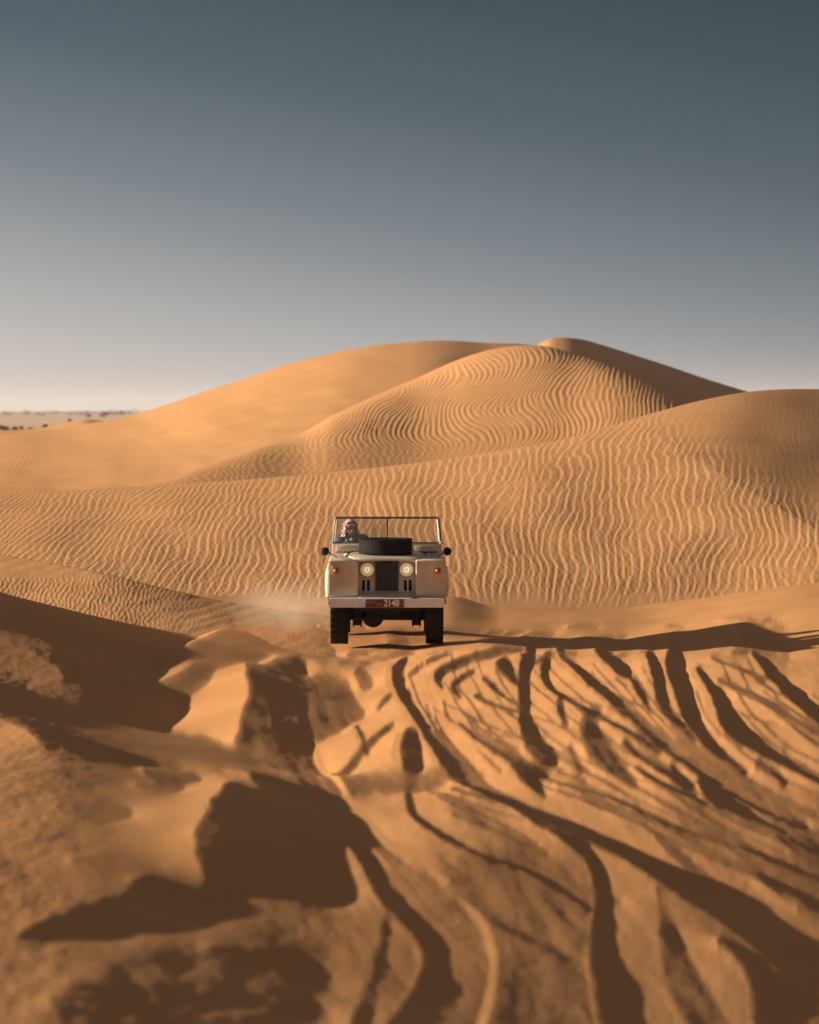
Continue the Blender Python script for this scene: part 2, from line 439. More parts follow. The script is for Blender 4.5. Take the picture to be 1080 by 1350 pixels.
# shade right of the ragged ridge
patch([(330, 870), (352, 880), (395, 860), (410, 890), (400, 930), (410, 970), (420, 1010), (440, 1060), (450, 1090), (440, 1110), (452, 1160), (440, 1185), (395, 1180), (330, 1180), (260, 1205),
       (150, 1232), (20, 1245), (70, 1215), (165, 1180), (195, 1158), (270, 1168), (258, 1135), (275, 1085), (305, 1040), (345, 1045), (318, 1010), (310, 985), (318, 960), (333, 930), (326, 905)], 1, 0.0, 3.0, 8, rag=.35)
patch([(60, 1350), (100, 1310), (160, 1270), (230, 1240), (330, 1225), (420, 1235), (420, 1350), (300, 1440), (60, 1440)], 0.8, 0.0, 12, 20, rag=.9)
patch([(398, 900), (420, 884), (455, 890), (474, 915), (476, 930), (450, 945), (440, 952), (415, 955), (402, 930)], 0.75, 0.12, 3)
stroke([(330, 850, 12), (400, 856, 14), (470, 862, 8), (530, 856, 3)], 0.8, .1)
stroke([(352, 838, 18), (385, 850, 10), (430, 858, 5)], 0.8, .1)
patch([(465, 880), (480, 872), (490, 890), (478, 900)], .7, .2, 3)
stroke([(500, 925, 3), (508, 918, 5), (516, 912, 3)], .8)
stroke([(472, 945, 5), (478, 965, 6), (484, 982, 5)], .8)
stroke([(428, 1010, 6), (455, 1000, 8), (480, 980, 7), (500, 965, 7), (518, 952, 4)], .8)
stroke([(398, 930, 7), (405, 965, 9), (418, 992, 9), (440, 1006, 8)], .8)
patch([(425, 1010), (460, 1010), (530, 1012), (592, 1014), (590, 1022), (560, 1030), (500, 1034), (440, 1032)], .85, .05, 3)
stroke([(543, 972, 18), (543, 990, 28), (544, 1006, 24), (540, 1030, 8), (540, 1052, 9), (548, 1075, 10), (570, 1095, 10), (600, 1115, 9), (640, 1135, 9), (690, 1150, 9), (740, 1175, 9), (775, 1200, 6)], .9)
stroke([(600, 1040, 8), (640, 1056, 9), (700, 1070, 6)], .45)
stroke([(600, 1080, 5), (650, 1100, 6), (720, 1130, 7)], .4)
# long line of the left track
stroke([(352, 908, 8), (366, 960, 9), (392, 1005, 10), (420, 1050, 12), (455, 1090, 14), (485, 1130, 18), (510, 1180, 20), (535, 1208, 16), (560, 1235, 20), (572, 1270, 24), (564, 1300, 26), (540, 1335, 26), (510, 1380, 28)], 1)
stroke([(512, 1208, 8), (505, 1250, 14), (492, 1300, 18), (476, 1350, 24), (465, 1400, 24)], .7)
stroke([(640, 1212, 7), (670, 1228, 12), (710, 1245, 14), (760, 1270, 12)], .6)
stroke([(660, 1280, 20), (680, 1320, 50), (690, 1380, 60)], .45)
# the main S-shaped pair of wheel tracks
stroke([(536, 862, 5), (528, 872, 10), (524, 888, 14), (530, 908, 13), (541, 930, 12), (555, 955, 12), (575, 985, 14), (600, 1015, 14), (640, 1042, 15), (685, 1066, 17), (735, 1090, 18), (800, 1116, 22), (850, 1142, 28), (905, 1172, 36), (960, 1205, 42), (1010, 1240, 46), (1060, 1275, 54), (1130, 1320, 60)], 1)
stroke([(540, 905, 3), (548, 935, 5), (562, 965, 6), (585, 990, 6), (612, 1018, 6), (640, 1036, 4)], .7)
stroke([(572, 930, 3), (580, 955, 3), (598, 980, 3), (622, 1003, 3), (650, 1020, 2)], .55)
stroke([(563, 925, 2.5), (572, 955, 2.5), (590, 985, 2.5), (616, 1010, 2.5)], .5)
stroke([(586, 925, 2.5), (592, 950, 2.5), (606, 972, 2.5), (632, 996, 2.5), (660, 1014, 2)], .5)
stroke([(688, 859, 4), (655, 863, 7), (615, 873, 7), (583, 886, 9), (577, 895, 9), (583, 906, 5)], .9)
stroke([(624, 886, 4), (606, 897, 6), (598, 906, 8), (606, 919, 6)], .8)
stroke([(540, 885, 5), (565, 872, 5), (590, 862, 4)], .6)
patch([(668, 866), (676, 880), (684, 900), (680, 908), (668, 898), (656, 886), (662, 872)], .95, 0, 2, 3)
stroke([(700, 860, 14), (693, 880, 14), (691, 905, 14), (692, 935, 13), (694, 960, 16), (706, 985, 28), (722, 1000, 28)], 1)
stroke([(690, 868, 6), (710, 872, 6), (720, 862, 3)], .6)
stroke([(724, 864, 7), (718, 886, 10), (728, 910, 10), (752, 930, 9), (780, 947, 9), (806, 958, 9), (840, 975, 10), (868, 988, 9)], .95)
stroke([(740, 920, 7), (740, 945, 8), (746, 962, 7)], .8)
stroke([(752, 990, 6), (762, 1010, 9), (766, 1020, 5)], .7)
stroke([(738, 857, 7), (752, 872, 10), (770, 892, 14), (800, 920, 16), (838, 950, 16), (880, 982, 16), (928, 1012, 16), (962, 1034, 13), (1010, 1056, 10), (1060, 1072, 8)], 1)
stroke([(640, 900, 8), (650, 908, 8), (668, 925, 4), (690, 940, 3)], .7)
stroke([(630, 922, 8), (650, 935, 8), (690, 945, 4)], .7)
stroke([(608, 958, 4), (628, 978, 6), (655, 996, 8), (688, 1010, 14), (715, 1020, 12)], .9)
stroke([(676, 1012, 5), (700, 1030, 14), (716, 1045, 8)], .9)
patch([(772, 945), (790, 940), (788, 965), (806, 985), (815, 1000), (842, 1038), (808, 1026), (778, 1000), (768, 972)], 1, 0, 3, 4)
stroke([(790, 860, 10), (806, 870, 20), (820, 884, 22), (825, 893, 10)], 1)
stroke([(832, 895, 6), (842, 912, 10), (850, 926, 8), (857, 936, 3)], .9)
stroke([(858, 862, 12), (866, 885, 16), (870, 905, 15), (876, 930, 14), (890, 948, 12), (915, 968, 6)], 1)
stroke([(890, 864, 22), (892, 880, 26), (900, 905, 25), (908, 930, 23), (922, 955, 20), (945, 980, 16), (980, 1002, 9)], 1)
stroke([(923, 876, 9), (936, 896, 14), (950, 916, 20), (960, 938, 26), (975, 955, 30), (1000, 970, 22), (1030, 985, 14), (1080, 1010, 14), (1160, 1045, 16)], 1)
stroke([(996, 860, 8), (1014, 876, 14), (1032, 892, 18), (1055, 910, 22), (1085, 930, 24), (1160, 965, 24)], .9)
stroke([(950, 890, 7), (985, 905, 13), (1020, 922, 12), (1050, 940, 8), (1100, 960, 8)], .55)
stroke([(940, 865, 3), (985, 880, 6), (1020, 890, 4)], .45)
stroke([(826, 984, 9), (848, 998, 11), (876, 1016, 13), (906, 1038, 11)], 1)
stroke([(842, 1014, 7), (868, 1034, 9), (900, 1048, 9), (932, 1060, 5)], .95)
stroke([(888, 1008, 8), (905, 1030, 14), (916, 1044, 8)], .9)
stroke([(925, 1026, 10), (944, 1046, 26), (964, 1058, 22), (990, 1070, 12), (1034, 1086, 6)], 1)
stroke([(1002, 996, 13), (1020, 1003, 13), (1034, 1014, 9)], .9)
stroke([(1040, 1072, 8), (1080, 1084, 10), (1150, 1100, 12)], .6)
stroke([(738, 1034, 4), (780, 1044, 6), (830, 1062, 9), (870, 1084, 12), (920, 1100, 11), (975, 1113, 9), (1030, 1130, 11), (1080, 1148, 13), (1160, 1175, 16)], .8)
stroke([(740, 1044, 4), (790, 1066, 7), (850, 1090, 6)], .4)
stroke([(1028, 1098, 8), (1080, 1110, 16), (1160, 1130, 18)], .8)
stroke([(1006, 1152, 12), (1026, 1164, 18), (1060, 1178, 12), (1100, 1190, 10)], .7)
stroke([(880, 1120, 5), (930, 1140, 7), (985, 1162, 6)], .35)
stroke([(676, 1068, 5), (700, 1086, 9), (735, 1108, 10), (768, 1128, 12), (786, 1150, 14), (794, 1180, 16), (794, 1215, 20), (794, 1255, 26), (802, 1300, 32), (815, 1350, 38), (825, 1400, 40)], 1)
stroke([(955, 1250, 14), (985, 1272, 22), (1005, 1300, 28), (1015, 1340, 36), (1020, 1400, 40)], .85)
stroke([(880, 1230, 20), (900, 1290, 40), (930, 1350, 50), (960, 1400, 50)], .45)
stroke([(870, 1180, 10), (884, 1240, 20), (890, 1260, 20)], .25)
stroke([(720, 1190, 6), (750, 1216, 10), (775, 1240, 8)], .45)
stroke([(600, 1300, 10), (600, 1380, 14)], .3)
# families of parallel tracks that follow the main ones
def resample(G, n=36):
    P = spline([(p[0], p[1], 0) for p in G])[:, :2]
    d = np.concatenate([[0], np.cumsum(np.hypot(*np.diff(P, axis=0).T))])
    s = np.linspace(0, d[-1], n); return np.stack([np.interp(s, d, P[:, 0]), np.interp(s, d, P[:, 1])], -1)
GL = [(352, 885), (366, 960), (392, 1005), (420, 1050), (455, 1090), (485, 1130), (510, 1180), (535, 1208), (560, 1235), (572, 1270), (564, 1300), (540, 1335), (510, 1390)]
GR = [(400, 905), (418, 960), (442, 1010), (478, 1060), (524, 1110), (582, 1155), (630, 1205), (655, 1260), (652, 1310), (630, 1390)]
GA = [(530, 866), (524, 888), (541, 930), (575, 985), (640, 1042), (735, 1090), (850, 1142), (960, 1205), (1060, 1275), (1130, 1330)]
GA2 = [(560, 862), (560, 890), (578, 930), (612, 980), (672, 1030), (760, 1072), (880, 1120), (1000, 1170), (1140, 1240)]
GB = [(738, 857), (770, 892), (838, 950), (928, 1012), (1010, 1056), (1140, 1100)]
GC = [(890, 862), (900, 905), (922, 955), (980, 1002), (1060, 1040), (1150, 1070)]
GD = [(996, 860), (1032, 892), (1085, 930), (1160, 965)]
rg = np.random.RandomState(11)
def family(g0, g1, fr, w, st, val=0.0):
    A, B_ = resample(g0), resample(g1)
    for f in fr:
        P = A * (1 - f) + B_ * f
        i0 = rg.randint(0, 6); i1 = 36 - rg.randint(0, 10)
        sc_ = 0.6 + np.clip(P[:, 1] - 850, 0, 500) / 260
        stroke([(P[i, 0], P[i, 1], w * sc_[i]) for i in range(i0, i1, 2)], st * rg.uniform(.7, 1.2), val, 1.2, .5)
family(GL, GR, (.22, .34, .46, .58, .70), 2.2, .22)
family(GL, GR, (.95,), 5, .9, 1.25)
family(GA, GA2, (.12, .24, .36, .48, .6), 2.7, .62, -.1)
family(GA, GA2, (.8, 1.0), 5, .7, 1.2)
family(GA2, GB, (.12, .2, .3, .38, .47, .56, .66, .74, .85, .93), 3.2, .34)
family(GB, GC, (.12, .2, .32, .45, .55, .66, .78, .9), 3.2, .34)
family(GB, GC, (.08, .16), 4, .6, 1.2)
family(GC, GD, (.15, .3, .42, .55, .7, .85), 3.4, .34)
for k in range(46):
    u0 = rg.uniform(300, 1000); v0 = rg.uniform(812, 866); L = rg.uniform(20, 80); s_ = rg.uniform(-.16, .05)
    stroke([(u0, v0, .6), (u0 + .4 * L, v0 + .4 * L * s_ - 1, rg.uniform(1.5, 3)), (u0 + L, v0 + L * s_, .6)], rg.uniform(.4, .79), -.1, 1, .5)
# faint long streaks between the tracks
rg = np.random.RandomState(5)
for k in range(60):
    u0 = rg.uniform(560, 1080); v0 = rg.uniform(868, 1180); sl = 0.25 + 0.55 * rg.rand(); L = rg.uniform(40, 150)
    w = rg.uniform(2, 4) * (0.6 + (v0 - 840) / 250)
    stroke([(u0, v0, 1), (u0 + 0.35 * L, v0 + 0.35 * L * sl * 1.2, w), (u0 + L, v0 + L * sl, 1)], rg.uniform(.2, .5))

S = np.clip(np.where(S > .75, S + .5 * LM * smooth(.75, .95, S) * (.2 + .8 * smooth(1120, 960, PV)), S), -0.2, 1.4)
vr = np.concatenate([np.arange(1700, 1425, -6.0), np.arange(1424, 800, -1.05)])
Yg = F * H / (vr - HY)
Yg = np.concatenate([Yg, np.linspace(Yg[-1] + 0.06, 62, 60)])[:, None]
Ug = US[None, :]
Xg = (Ug - CX) / F * Yg
B = fbm(Xg / 3.0, Yg / 5.0, 55, 3)
macro = 0.05 * B * (1 - np.exp(-((Xg + .3) / 2.0) ** 2 - ((Yg - 43.5) / 3.5) ** 2))
# mound at left
mound = 1.0 * np.exp(-((Xg + 5.6) / 2.1) ** 2 - np.where(Yg > 36, ((Yg - 36) / 2.2) ** 2, ((Yg - 36) / 5.0) ** 2))
bz = curve([(-1300, .62), (-200, .60), (0, .54), (100, .43), (180, .27), (255, .095), (310, .03), (360, .0), (420, 0.0), (2380, 0.0)], US)[None, :]
byc = curve([(-1300, 41.5), (0, 42), (100, 42.5), (180, 43), (255, 43), (420, 43), (2380, 43)], US)[None, :]
macro = macro + bz * np.where(Yg > byc, np.exp(-((Yg - byc) / 2.5) ** 2), np.exp(-((Yg - byc) / 8.0) ** 2))
# berm at right, behind the tracks
macro = macro + 0.42 * smooth(820, 1120, Ug) * smooth(41, 46, Yg)
macro = macro - 0.13 * smooth(42.2, 45.6, Yg) * smooth(585, 660, Ug)
# the near sand tips away from the sun
tilt = -0.20 * smooth(34, 16.5, Yg)
macro = macro + tilt * 3.5 * np.tanh(Xg / 3.5) 
macro = macro - 3.0 * smooth(53, 62, Yg)
def samp(U, V):
    x = np.clip(U - U0, 0, CW - 1.001); y = np.clip(V - V0, 0, CH - 1.001)
    i = y.astype(int); j = x.astype(int); fy = y - i; fx = x - j
    s = S[i, j] * (1 - fx) * (1 - fy) + S[i, j + 1] * fx * (1 - fy) + S[i + 1, j] * (1 - fx) * fy + S[i + 1, j + 1] * fx * fy
    return s
# relief whose shady banks fall a little faster than the sun's rays while everything else climbs or sinks
# more gently: least squares on the slope towards the sun, kept smooth along the line of sight
dX = np.diff(Xg, axis=1).astype(np.float32)
d0 = (np.diff(macro, axis=1) / dX).astype(np.float32)
act = (smooth(-240, -60, Ug) * smooth(1340, 1160, Ug) * smooth(51, 46, Yg)).astype(np.float32)
actx = act[:, 1:]
sS = samp(Ug + 0 * Xg, HY + F * (H - macro) / Yg).astype(np.float32)[:, 1:]
sc_row = (F / Yg).astype(np.float32)                    # metres to photo pixels
dr = np.maximum(np.diff(-(HY + F * H / Yg), axis=0), 0.3).astype(np.float32); dr = np.abs(np.diff(HY + F * H / Yg, axis=0)).astype(np.float32); dr = np.maximum(dr, .3)
LAM, MU = 0.012, 0.004
def lap(z, ws):
    g = np.diff(z, axis=1) / dX * ws / dX
    o = np.zeros_like(z); o[:, 1:] += g; o[:, :-1] -= g
    h = np.diff(z * sc_row, axis=0) / dr * LAM / dr
    p = np.zeros_like(z); p[1:] += h; p[:-1] -= h
    return o * KX + p * sc_row + MUW * z
KX = (np.median(dX, axis=1, keepdims=True) ** 2).astype(np.float32)      # so both directions weigh per pixel
LAMs = LAM
MUW = (MU / 0.15 ** 2 * KX * (1 + 400 * (1 - act) ** 2) * (1 - 0.92 * smooth(420, 300, Ug))).astype(np.float32)
sc_row = sc_row * np.sqrt(KX); 
D = np.zeros(Xg.shape, np.float32)
DARK = -0.285
want = (-0.13 + (DARK + 0.13) * np.clip(1 - sS, 0, 1.2)).astype(np.float32)   # upper bound of slope where shaded
for it in range(5):
    tot = np.diff(D, axis=1) / dX + d0
    tgt_lit = np.clip(tot, -0.11 + tilt * 0.42, 0.13).astype(np.float32)
    dk = np.clip(1 - sS, 0, 1)
    tgt = np.where(dk > 0.15, np.minimum(np.maximum(tot, DARK - 0.10), want), tgt_lit) if it else np.where(dk > .15, want, 0.05 + tilt)
    hl = np.clip((sS - 1.04) / .25, 0, 1)
    tgt = tgt * (1 - hl) + hl * (0.13 + .5 * tilt)
    ws = ((0.2 + 0.8 * np.maximum(dk, .7 * hl)) * actx + 1e-3).astype(np.float32)
    gt = ((tgt - d0) * actx).astype(np.float32)
    bx = gt * ws / dX
    rhs = np.zeros_like(D); rhs[:, 1:] += bx; rhs[:, :-1] -= bx; rhs *= KX
    r = rhs - lap(D, ws)
    # Jacobi-preconditioned conjugate gradients
    dg = np.full(D.shape, 1e-9, np.float32); q = ws / dX ** 2
    dg[:, 1:] += q * KX; dg[:, :-1] += q * KX
    q = LAM / dr ** 2 * np.ones_like(D[1:]); dg[1:] += q * sc_row[1:] ** 2; dg[:-1] += q * sc_row[:-1] ** 2
    dg += MUW
    zc_ = r / dg; p_ = zc_.copy(); rz = float((r * zc_).sum())
    for k in range(110):
        Ap = lap(p_, ws); al = rz / max(float((p_ * Ap).sum()), 1e-20)
        D += al * p_; r -= al * Ap
        zc_ = r / dg; rz2 = float((r * zc_).sum()); p_ = zc_ + (rz2 / max(rz, 1e-20)) * p_; rz = rz2
    print("relief", it, rz, float(np.abs(D[:, 70:870]).max()), float(D[:, 70:870].std()))
D = blur(D, 1.0, 0)
Z = macro + D
# sand texture: small lumps, finer streaks and kicked-up crumbs in the tracks
V = HY + F * (H - Z) / Yg
rough = smooth(300, 420, Ug) * smooth(845, 870, V)
Z = Z + 0.0035 * fbm(Xg / 0.35, Yg / 0.9, 61, 4, 0.6) * (0.5 + 0.5 * rough)
lump = smooth(120, 40, np.abs(Ug - 60 + 0 * V)) * smooth(30, 27, Yg * 0 + Yg) 
Z = Z + 0.006 * fbm(Xg / 0.16, Yg / 0.5, 63, 3) * smooth(170, 20, Ug) * smooth(830, 860, V)
Z = Z + 0.005 * np.abs(vnoise(Xg / 0.22 + 0.3 * Yg, Yg / 2.2, 66)) * rough
sheet("sand_ground", Xg, Yg + 0 * Xg, Z, M_GROUND, "soft foreground sand crossed by winding wheel tracks", "ground")
def ground_z(x, y):
    i = int(np.argmin(np.abs(Yg[:, 0] - y))); j = int(np.argmin(np.abs(US - (x * F / y + CX))))
    return float(Z[i, j])
# ------------------------------------------------------------------ object helpers
class MB:
    """collects shapes into one mesh"""
    def __init__(s): s.bm = bmesh.new()
    def box(s, x0, x1, y0, y1, z0, z1, bev=0.0, seg=2, M=None):
        r = bmesh.ops.create_cube(s.bm, size=1.0)
        vs = r['verts']
        for v in vs:
            v.co = Vector(((x0 + x1) / 2 + v.co.x * (x1 - x0), (y0 + y1) / 2 + v.co.y * (y1 - y0), (z0 + z1) / 2 + v.co.z * (z1 - z0)))
        if bev > 0:
            es = list({e for v in vs for e in v.link_edges})
            q = bmesh.ops.bevel(s.bm, geom=es, offset=bev, segments=seg, affect='EDGES', profile=0.5)
            vs = list({v for f in q['faces'] for v in f.verts} | {v for v in vs if v.is_valid})
        if M is not None:
            for v in vs: v.co = M @ v.co
        return s
    def lathe(s, prof, M, n=32, close=False):
        """prof: (radius, height) pairs turned about local Z, placed by M"""
        rings = []
        for r, h in prof:
            if r < 1e-6: rings.append([s.bm.verts.new(M @ Vector((0, 0, h)))])
            else: rings.append([s.bm.verts.new(M @ Vector((r * math.cos(6.283185 * i / n), r * math.sin(6.283185 * i / n), h))) for i in range(n)])
        if close: rings.append(rings[0])
        for a, b in zip(rings, rings[1:]):
            for i in range(n):
                j = (i + 1) % n
                if len(a) == 1 and len(b) == 1: continue
                if len(a) == 1: s.bm.faces.new((a[0], b[i], b[j]))
                elif len(b) == 1: s.bm.faces.new((a[i], a[j], b[0]))
                else: s.bm.faces.new((a[i], a[j], b[j], b[i]))
        return s
    def tube(s, pts, r, n=8, caps=True):
        P = [Vector(p) for p in pts]; rs = r if isinstance(r, (list, tuple)) else [r] * len(P)
        rings = []; up = Vector((0, 0, 1))
        for i, p in enumerate(P):
            d = (P[min(i + 1, len(P) - 1)] - P[max(i - 1, 0)]).normalized()
            if abs(d.dot(up)) > 0.95: up = Vector((0, 1, 0)) if abs(d.y) < 0.9 else Vector((1, 0, 0))
            a = d.cross(up).normalized(); b = d.cross(a)
            rings.append([s.bm.verts.new(p + rs[i] * (math.cos(6.283185 * k / n) * a + math.sin(6.283185 * k / n) * b)) for k in range(n)])
        for a, b in zip(rings, rings[1:]):
            for k in range(n): s.bm.faces.new((a[k], a[(k + 1) % n], b[(k + 1) % n], b[k]))
        if caps:
            s.bm.faces.new(rings[0][::-1]); s.bm.faces.new(rings[-1])
        return s
    def loft(s, secs, cap0=False, cap1=False, closed=False):
        rings = [[s.bm.verts.new(Vector(p)) for p in sec] for sec in secs]
        n = len(rings[0])
        for a, b in zip(rings, rings[1:]):
            for k in range(n if closed else n - 1):
                s.bm.faces.new((a[k], a[(k + 1) % n], b[(k + 1) % n], b[k]))
        if cap0: s.bm.faces.new(rings[0][::-1])
        if cap1: s.bm.faces.new(rings[-1])
        return s
    def ball(s, c, r, M=None, u=16, v=10):
        rr = r if isinstance(r, (tuple, list)) else (r, r, r)
        q = bmesh.ops.create_uvsphere(s.bm, u_segments=u, v_segments=v, radius=1.0)
        for w in q['verts']:
            w.co = Vector((w.co.x * rr[0], w.co.y * rr[1], w.co.z * rr[2]))
            if M is not None: w.co = M @ w.co
            w.co += Vector(c)
        return s
    def limb(s, pts, rad, n=12):
        """tapered limb with round ends"""
        s.tube(pts, rad, n)
        for p, r in zip(pts, rad): s.ball(p, r, None, 12, 8)
        return s
    def prism(s, outline, d0, d1, plane='XZ'):
        """outline extruded along the third axis"""
        def pt(a, b, d): return Vector((a, d, b)) if plane == 'XZ' else (Vector((d, a, b)) if plane == 'YZ' else Vector((a, b, d)))
        A = [s.bm.verts.new(pt(a, b, d0)) for a, b in outline]; B = [s.bm.verts.new(pt(a, b, d1)) for a, b in outline]
        n = len(A)
        for i in range(n): s.bm.faces.new((A[i], A[(i + 1) % n], B[(i + 1) % n], B[i]))
        s.bm.faces.new(A[::-1]); s.bm.faces.new(B)
        return s
    def build(s, name, m, parent=None, smooth_angle=35, solid=0.0, mods=()):
        bmesh.ops.recalc_face_normals(s.bm, faces=s.bm.faces)
        if smooth_angle:
            for f in s.bm.faces: f.smooth = True
            lim = R(smooth_angle)
            for e in s.bm.edges:
                if len(e.link_faces) == 2: e.smooth = e.calc_face_angle(0) < lim
                else: e.smooth = False
        me = bpy.data.meshes.new(name); s.bm.to_mesh(me); s.bm.free()
        for mm in (m if isinstance(m, (list, tuple)) else [m]): me.materials.append(mm)
        o = bpy.data.objects.new(name, me); COL.objects.link(o)
        if parent: o.parent = parent
        if solid:
            d = o.modifiers.new("thickness", 'SOLIDIFY'); d.thickness = solid; d.offset = -1
        return o
def empty(name, loc, rz=0):
    o = bpy.data.objects.new(name, None); COL.objects.link(o); o.location = loc; o.rotation_euler = (0, 0, rz)
    o.empty_display_size = 0.3
    return o
def lettering(name, text, size, m, parent, loc, rot, depth=0.002, sx=1.0, bold=0.03):
    cu = bpy.data.curves.new(name, 'FONT'); cu.body = text; cu.size = size; cu.extrude = depth
    cu.align_x = 'CENTER'; cu.align_y = 'CENTER'; cu.offset = size * bold
    t = bpy.data.objects.new("tmp_text", cu); COL.objects.link(t)
    dg = bpy.context.evaluated_depsgraph_get()
    me = bpy.data.meshes.new_from_object(t.evaluated_get(dg)); me.name = name
    bpy.data.objects.remove(t); bpy.data.curves.remove(cu)
    me.materials.clear(); me.materials.append(m)
    o = bpy.data.objects.new(name, me); COL.objects.link(o); o.parent = parent
    o.location = loc; o.rotation_euler = rot; o.scale = (sx, 1, 1)
    return o
T = Matrix.Translation
RX = lambda a: Matrix.Rotation(a, 4, 'X')
RY = lambda a: Matrix.Rotation(a, 4, 'Y')
RZ = lambda a: Matrix.Rotation(a, 4, 'Z')

# ------------------------------------------------------------------ the car
M_PAINT = mat("cream_paint", (0.74, 0.60, 0.455), 0.42, 0, 0.4, dirt=(0.46, 0.33, 0.22), dirt_amt=0.8, vscale=4.5, bump=0.06, bscale=5)
M_PAINT2 = mat("cream_paint_dusty", (0.52, 0.43, 0.33), 0.6, 0, 0.3, dirt=(0.40, 0.28, 0.17), dirt_amt=0.8, vscale=5)
M_GALV = mat("galvanised_steel", (0.90, 0.90, 0.91), 0.45, 0.0, 0.5, dirt=(0.62, 0.56, 0.51), dirt_amt=0.6, vscale=9, bump=0.05, bscale=30)
M_BLACK = mat("black_steel", (0.012, 0.011, 0.010), 0.7, 0, 0.3, dirt=(0.018, 0.013, 0.009), dirt_amt=0.5)
M_RUBBER = mat("tyre_rubber", (0.010, 0.010, 0.010), 0.85, 0, 0.2, dirt=(0.03, 0.021, 0.014), dirt_amt=0.5, vscale=10, bump=0.2, bscale=50)
M_WIRE = mat("grille_wire", (0.17, 0.165, 0.155), 0.5, 0.3, 0.4)
M_FRAME = mat("screen_frame_paint", (0.15, 0.14, 0.12), 0.5, 0.2, 0.4, dirt=(0.3, 0.24, 0.17), dirt_amt=0.4)
M_CHROME = mat("reflector", (0.85, 0.83, 0.78), 0.15, 1.0, 0.5)
M_LAMP = mat("headlamp_glass", (0.85, 0.80, 0.68), 0.2, 0, 0.6, emit=(1.0, 0.72, 0.34), estr=0.11)
M_BULB = mat("headlamp_bulb", (1, 0.9, 0.7), 0.3, emit=(1.0, 0.80, 0.45), estr=0.3)
M_AMBER = mat("amber_lens", (0.50, 0.075, 0.018), 0.25, 0, 0.6, coat=0.5)
M_PLATE = mat("red_plate", (0.16, 0.028, 0.018), 0.5, 0, 0.4, var=0.3)
M_PLATE2 = mat("plate_rim", (0.35, 0.25, 0.2), 0.5)
M_WHITE = mat("white_digits", (0.85, 0.83, 0.8), 0.5)
M_TAN = mat("tan_digits", (0.42, 0.22, 0.12), 0.5)
M_SEAT = mat("black_vinyl", (0.02, 0.019, 0.018), 0.55, bump=0.1)
M_FLOOR = mat("bare_floor", (0.22, 0.18, 0.14), 0.7, var=0.4)

def glass_mat(name, dust):
    m, t, b = new_mat(name)
    t.nodes.remove(b)
    o = t.nodes["Material Output"]
    tr = t.nodes.new("ShaderNodeBsdfTransparent"); tr.inputs[0].default_value = (0.95, 0.96, 0.95, 1)
    gl = t.nodes.new("ShaderNodeBsdfGlossy"); gl.inputs["Roughness"].default_value = 0.02
    fr = t.nodes.new("ShaderNodeFresnel"); fr.inputs[0].default_value = 1.45
    m1 = t.nodes.new("ShaderNodeMixShader"); t.links.new(fr.outputs[0], m1.inputs[0]); t.links.new(tr.outputs[0], m1.inputs[1]); t.links.new(gl.outputs[0], m1.inputs[2])
    df = t.nodes.new("ShaderNodeBsdfTranslucent"); df.inputs[0].default_value = (0.8, 0.7, 0.58, 1)
    n = t.nodes.new("ShaderNodeTexNoise"); n.inputs["Scale"].default_value = 6; n.inputs["Detail"].default_value = 6
    tcn = t.nodes.new("ShaderNodeTexCoord"); t.links.new(tcn.outputs["Object"], n.inputs["Vector"])
    r = t.nodes.new("ShaderNodeMapRange"); r.inputs[1].default_value = 0.3; r.inputs[2].default_value = 0.7
    r.inputs[3].default_value = dust * 0.5; r.inputs[4].default_value = dust * 1.4
    t.links.new(n.outputs["Fac"], r.inputs[0])
    m2 = t.nodes.new("ShaderNodeMixShader"); t.links.new(r.outputs[0], m2.inputs[0]); t.links.new(m1.outputs[0], m2.inputs[1]); t.links.new(df.outputs[0], m2.inputs[2])
    t.links.new(m2.outputs[0], o.inputs["Surface"])
    return m
M_GLASS = glass_mat("screen_glass", 0.07)
M_GLASS2 = glass_mat("dusty_screen_glass", 0.24)

CAR_Z = 0.02
car = empty("off_road_car", (-0.306, 42.0, CAR_Z), R(0.35))
tag(car, "cream open-top off-road car with a spare wheel on its bonnet, driving through sand", "car")

WB0, WB1 = 0.66, 2.89            # axle positions behind the bumper face
TR, TW, TX = 0.40, 0.245, 0.652
SIDE = [(.755, 1.138), (.778, 1.132), (.794, 1.112), (.808, 1.07), (.826, 1.0), (.838, .93), (.842, .86), (.840, .78), (.834, .70), (.828, .62), (.822, .52)]
def side_x(z): return float(np.interp(-z, [-p[1] for p in SIDE], [p[0] for p in SIDE]))
def arch_z(y, yc, low, r=0.46):
    d = r * r - (y - yc) ** 2
    return max(low, 0.38 + math.sqrt(d)) if d > 0 else low
def outer_path(y, yc, low, f=1.0):
    """side profile from the waist down to the arch or sill"""
    zb = arch_z(y, yc, low)
    return [(s_x * f + .787 * (1 - f) if z < 1.11 else s_x, z) for s_x, z in
            [(side_x(z), z) for z in [1.138, 1.132, 1.112] + list(np.linspace(1.09, zb, 9))]]
def ylist(a, b, yc, n=20):
    y = set(np.linspace(a, b, n).round(4)) | {a, b}
    for k in range(25):
        q = yc - 0.46 * math.cos(math.pi * k / 24)
        if a < q < b: y.add(round(q, 4))
    return sorted(y)
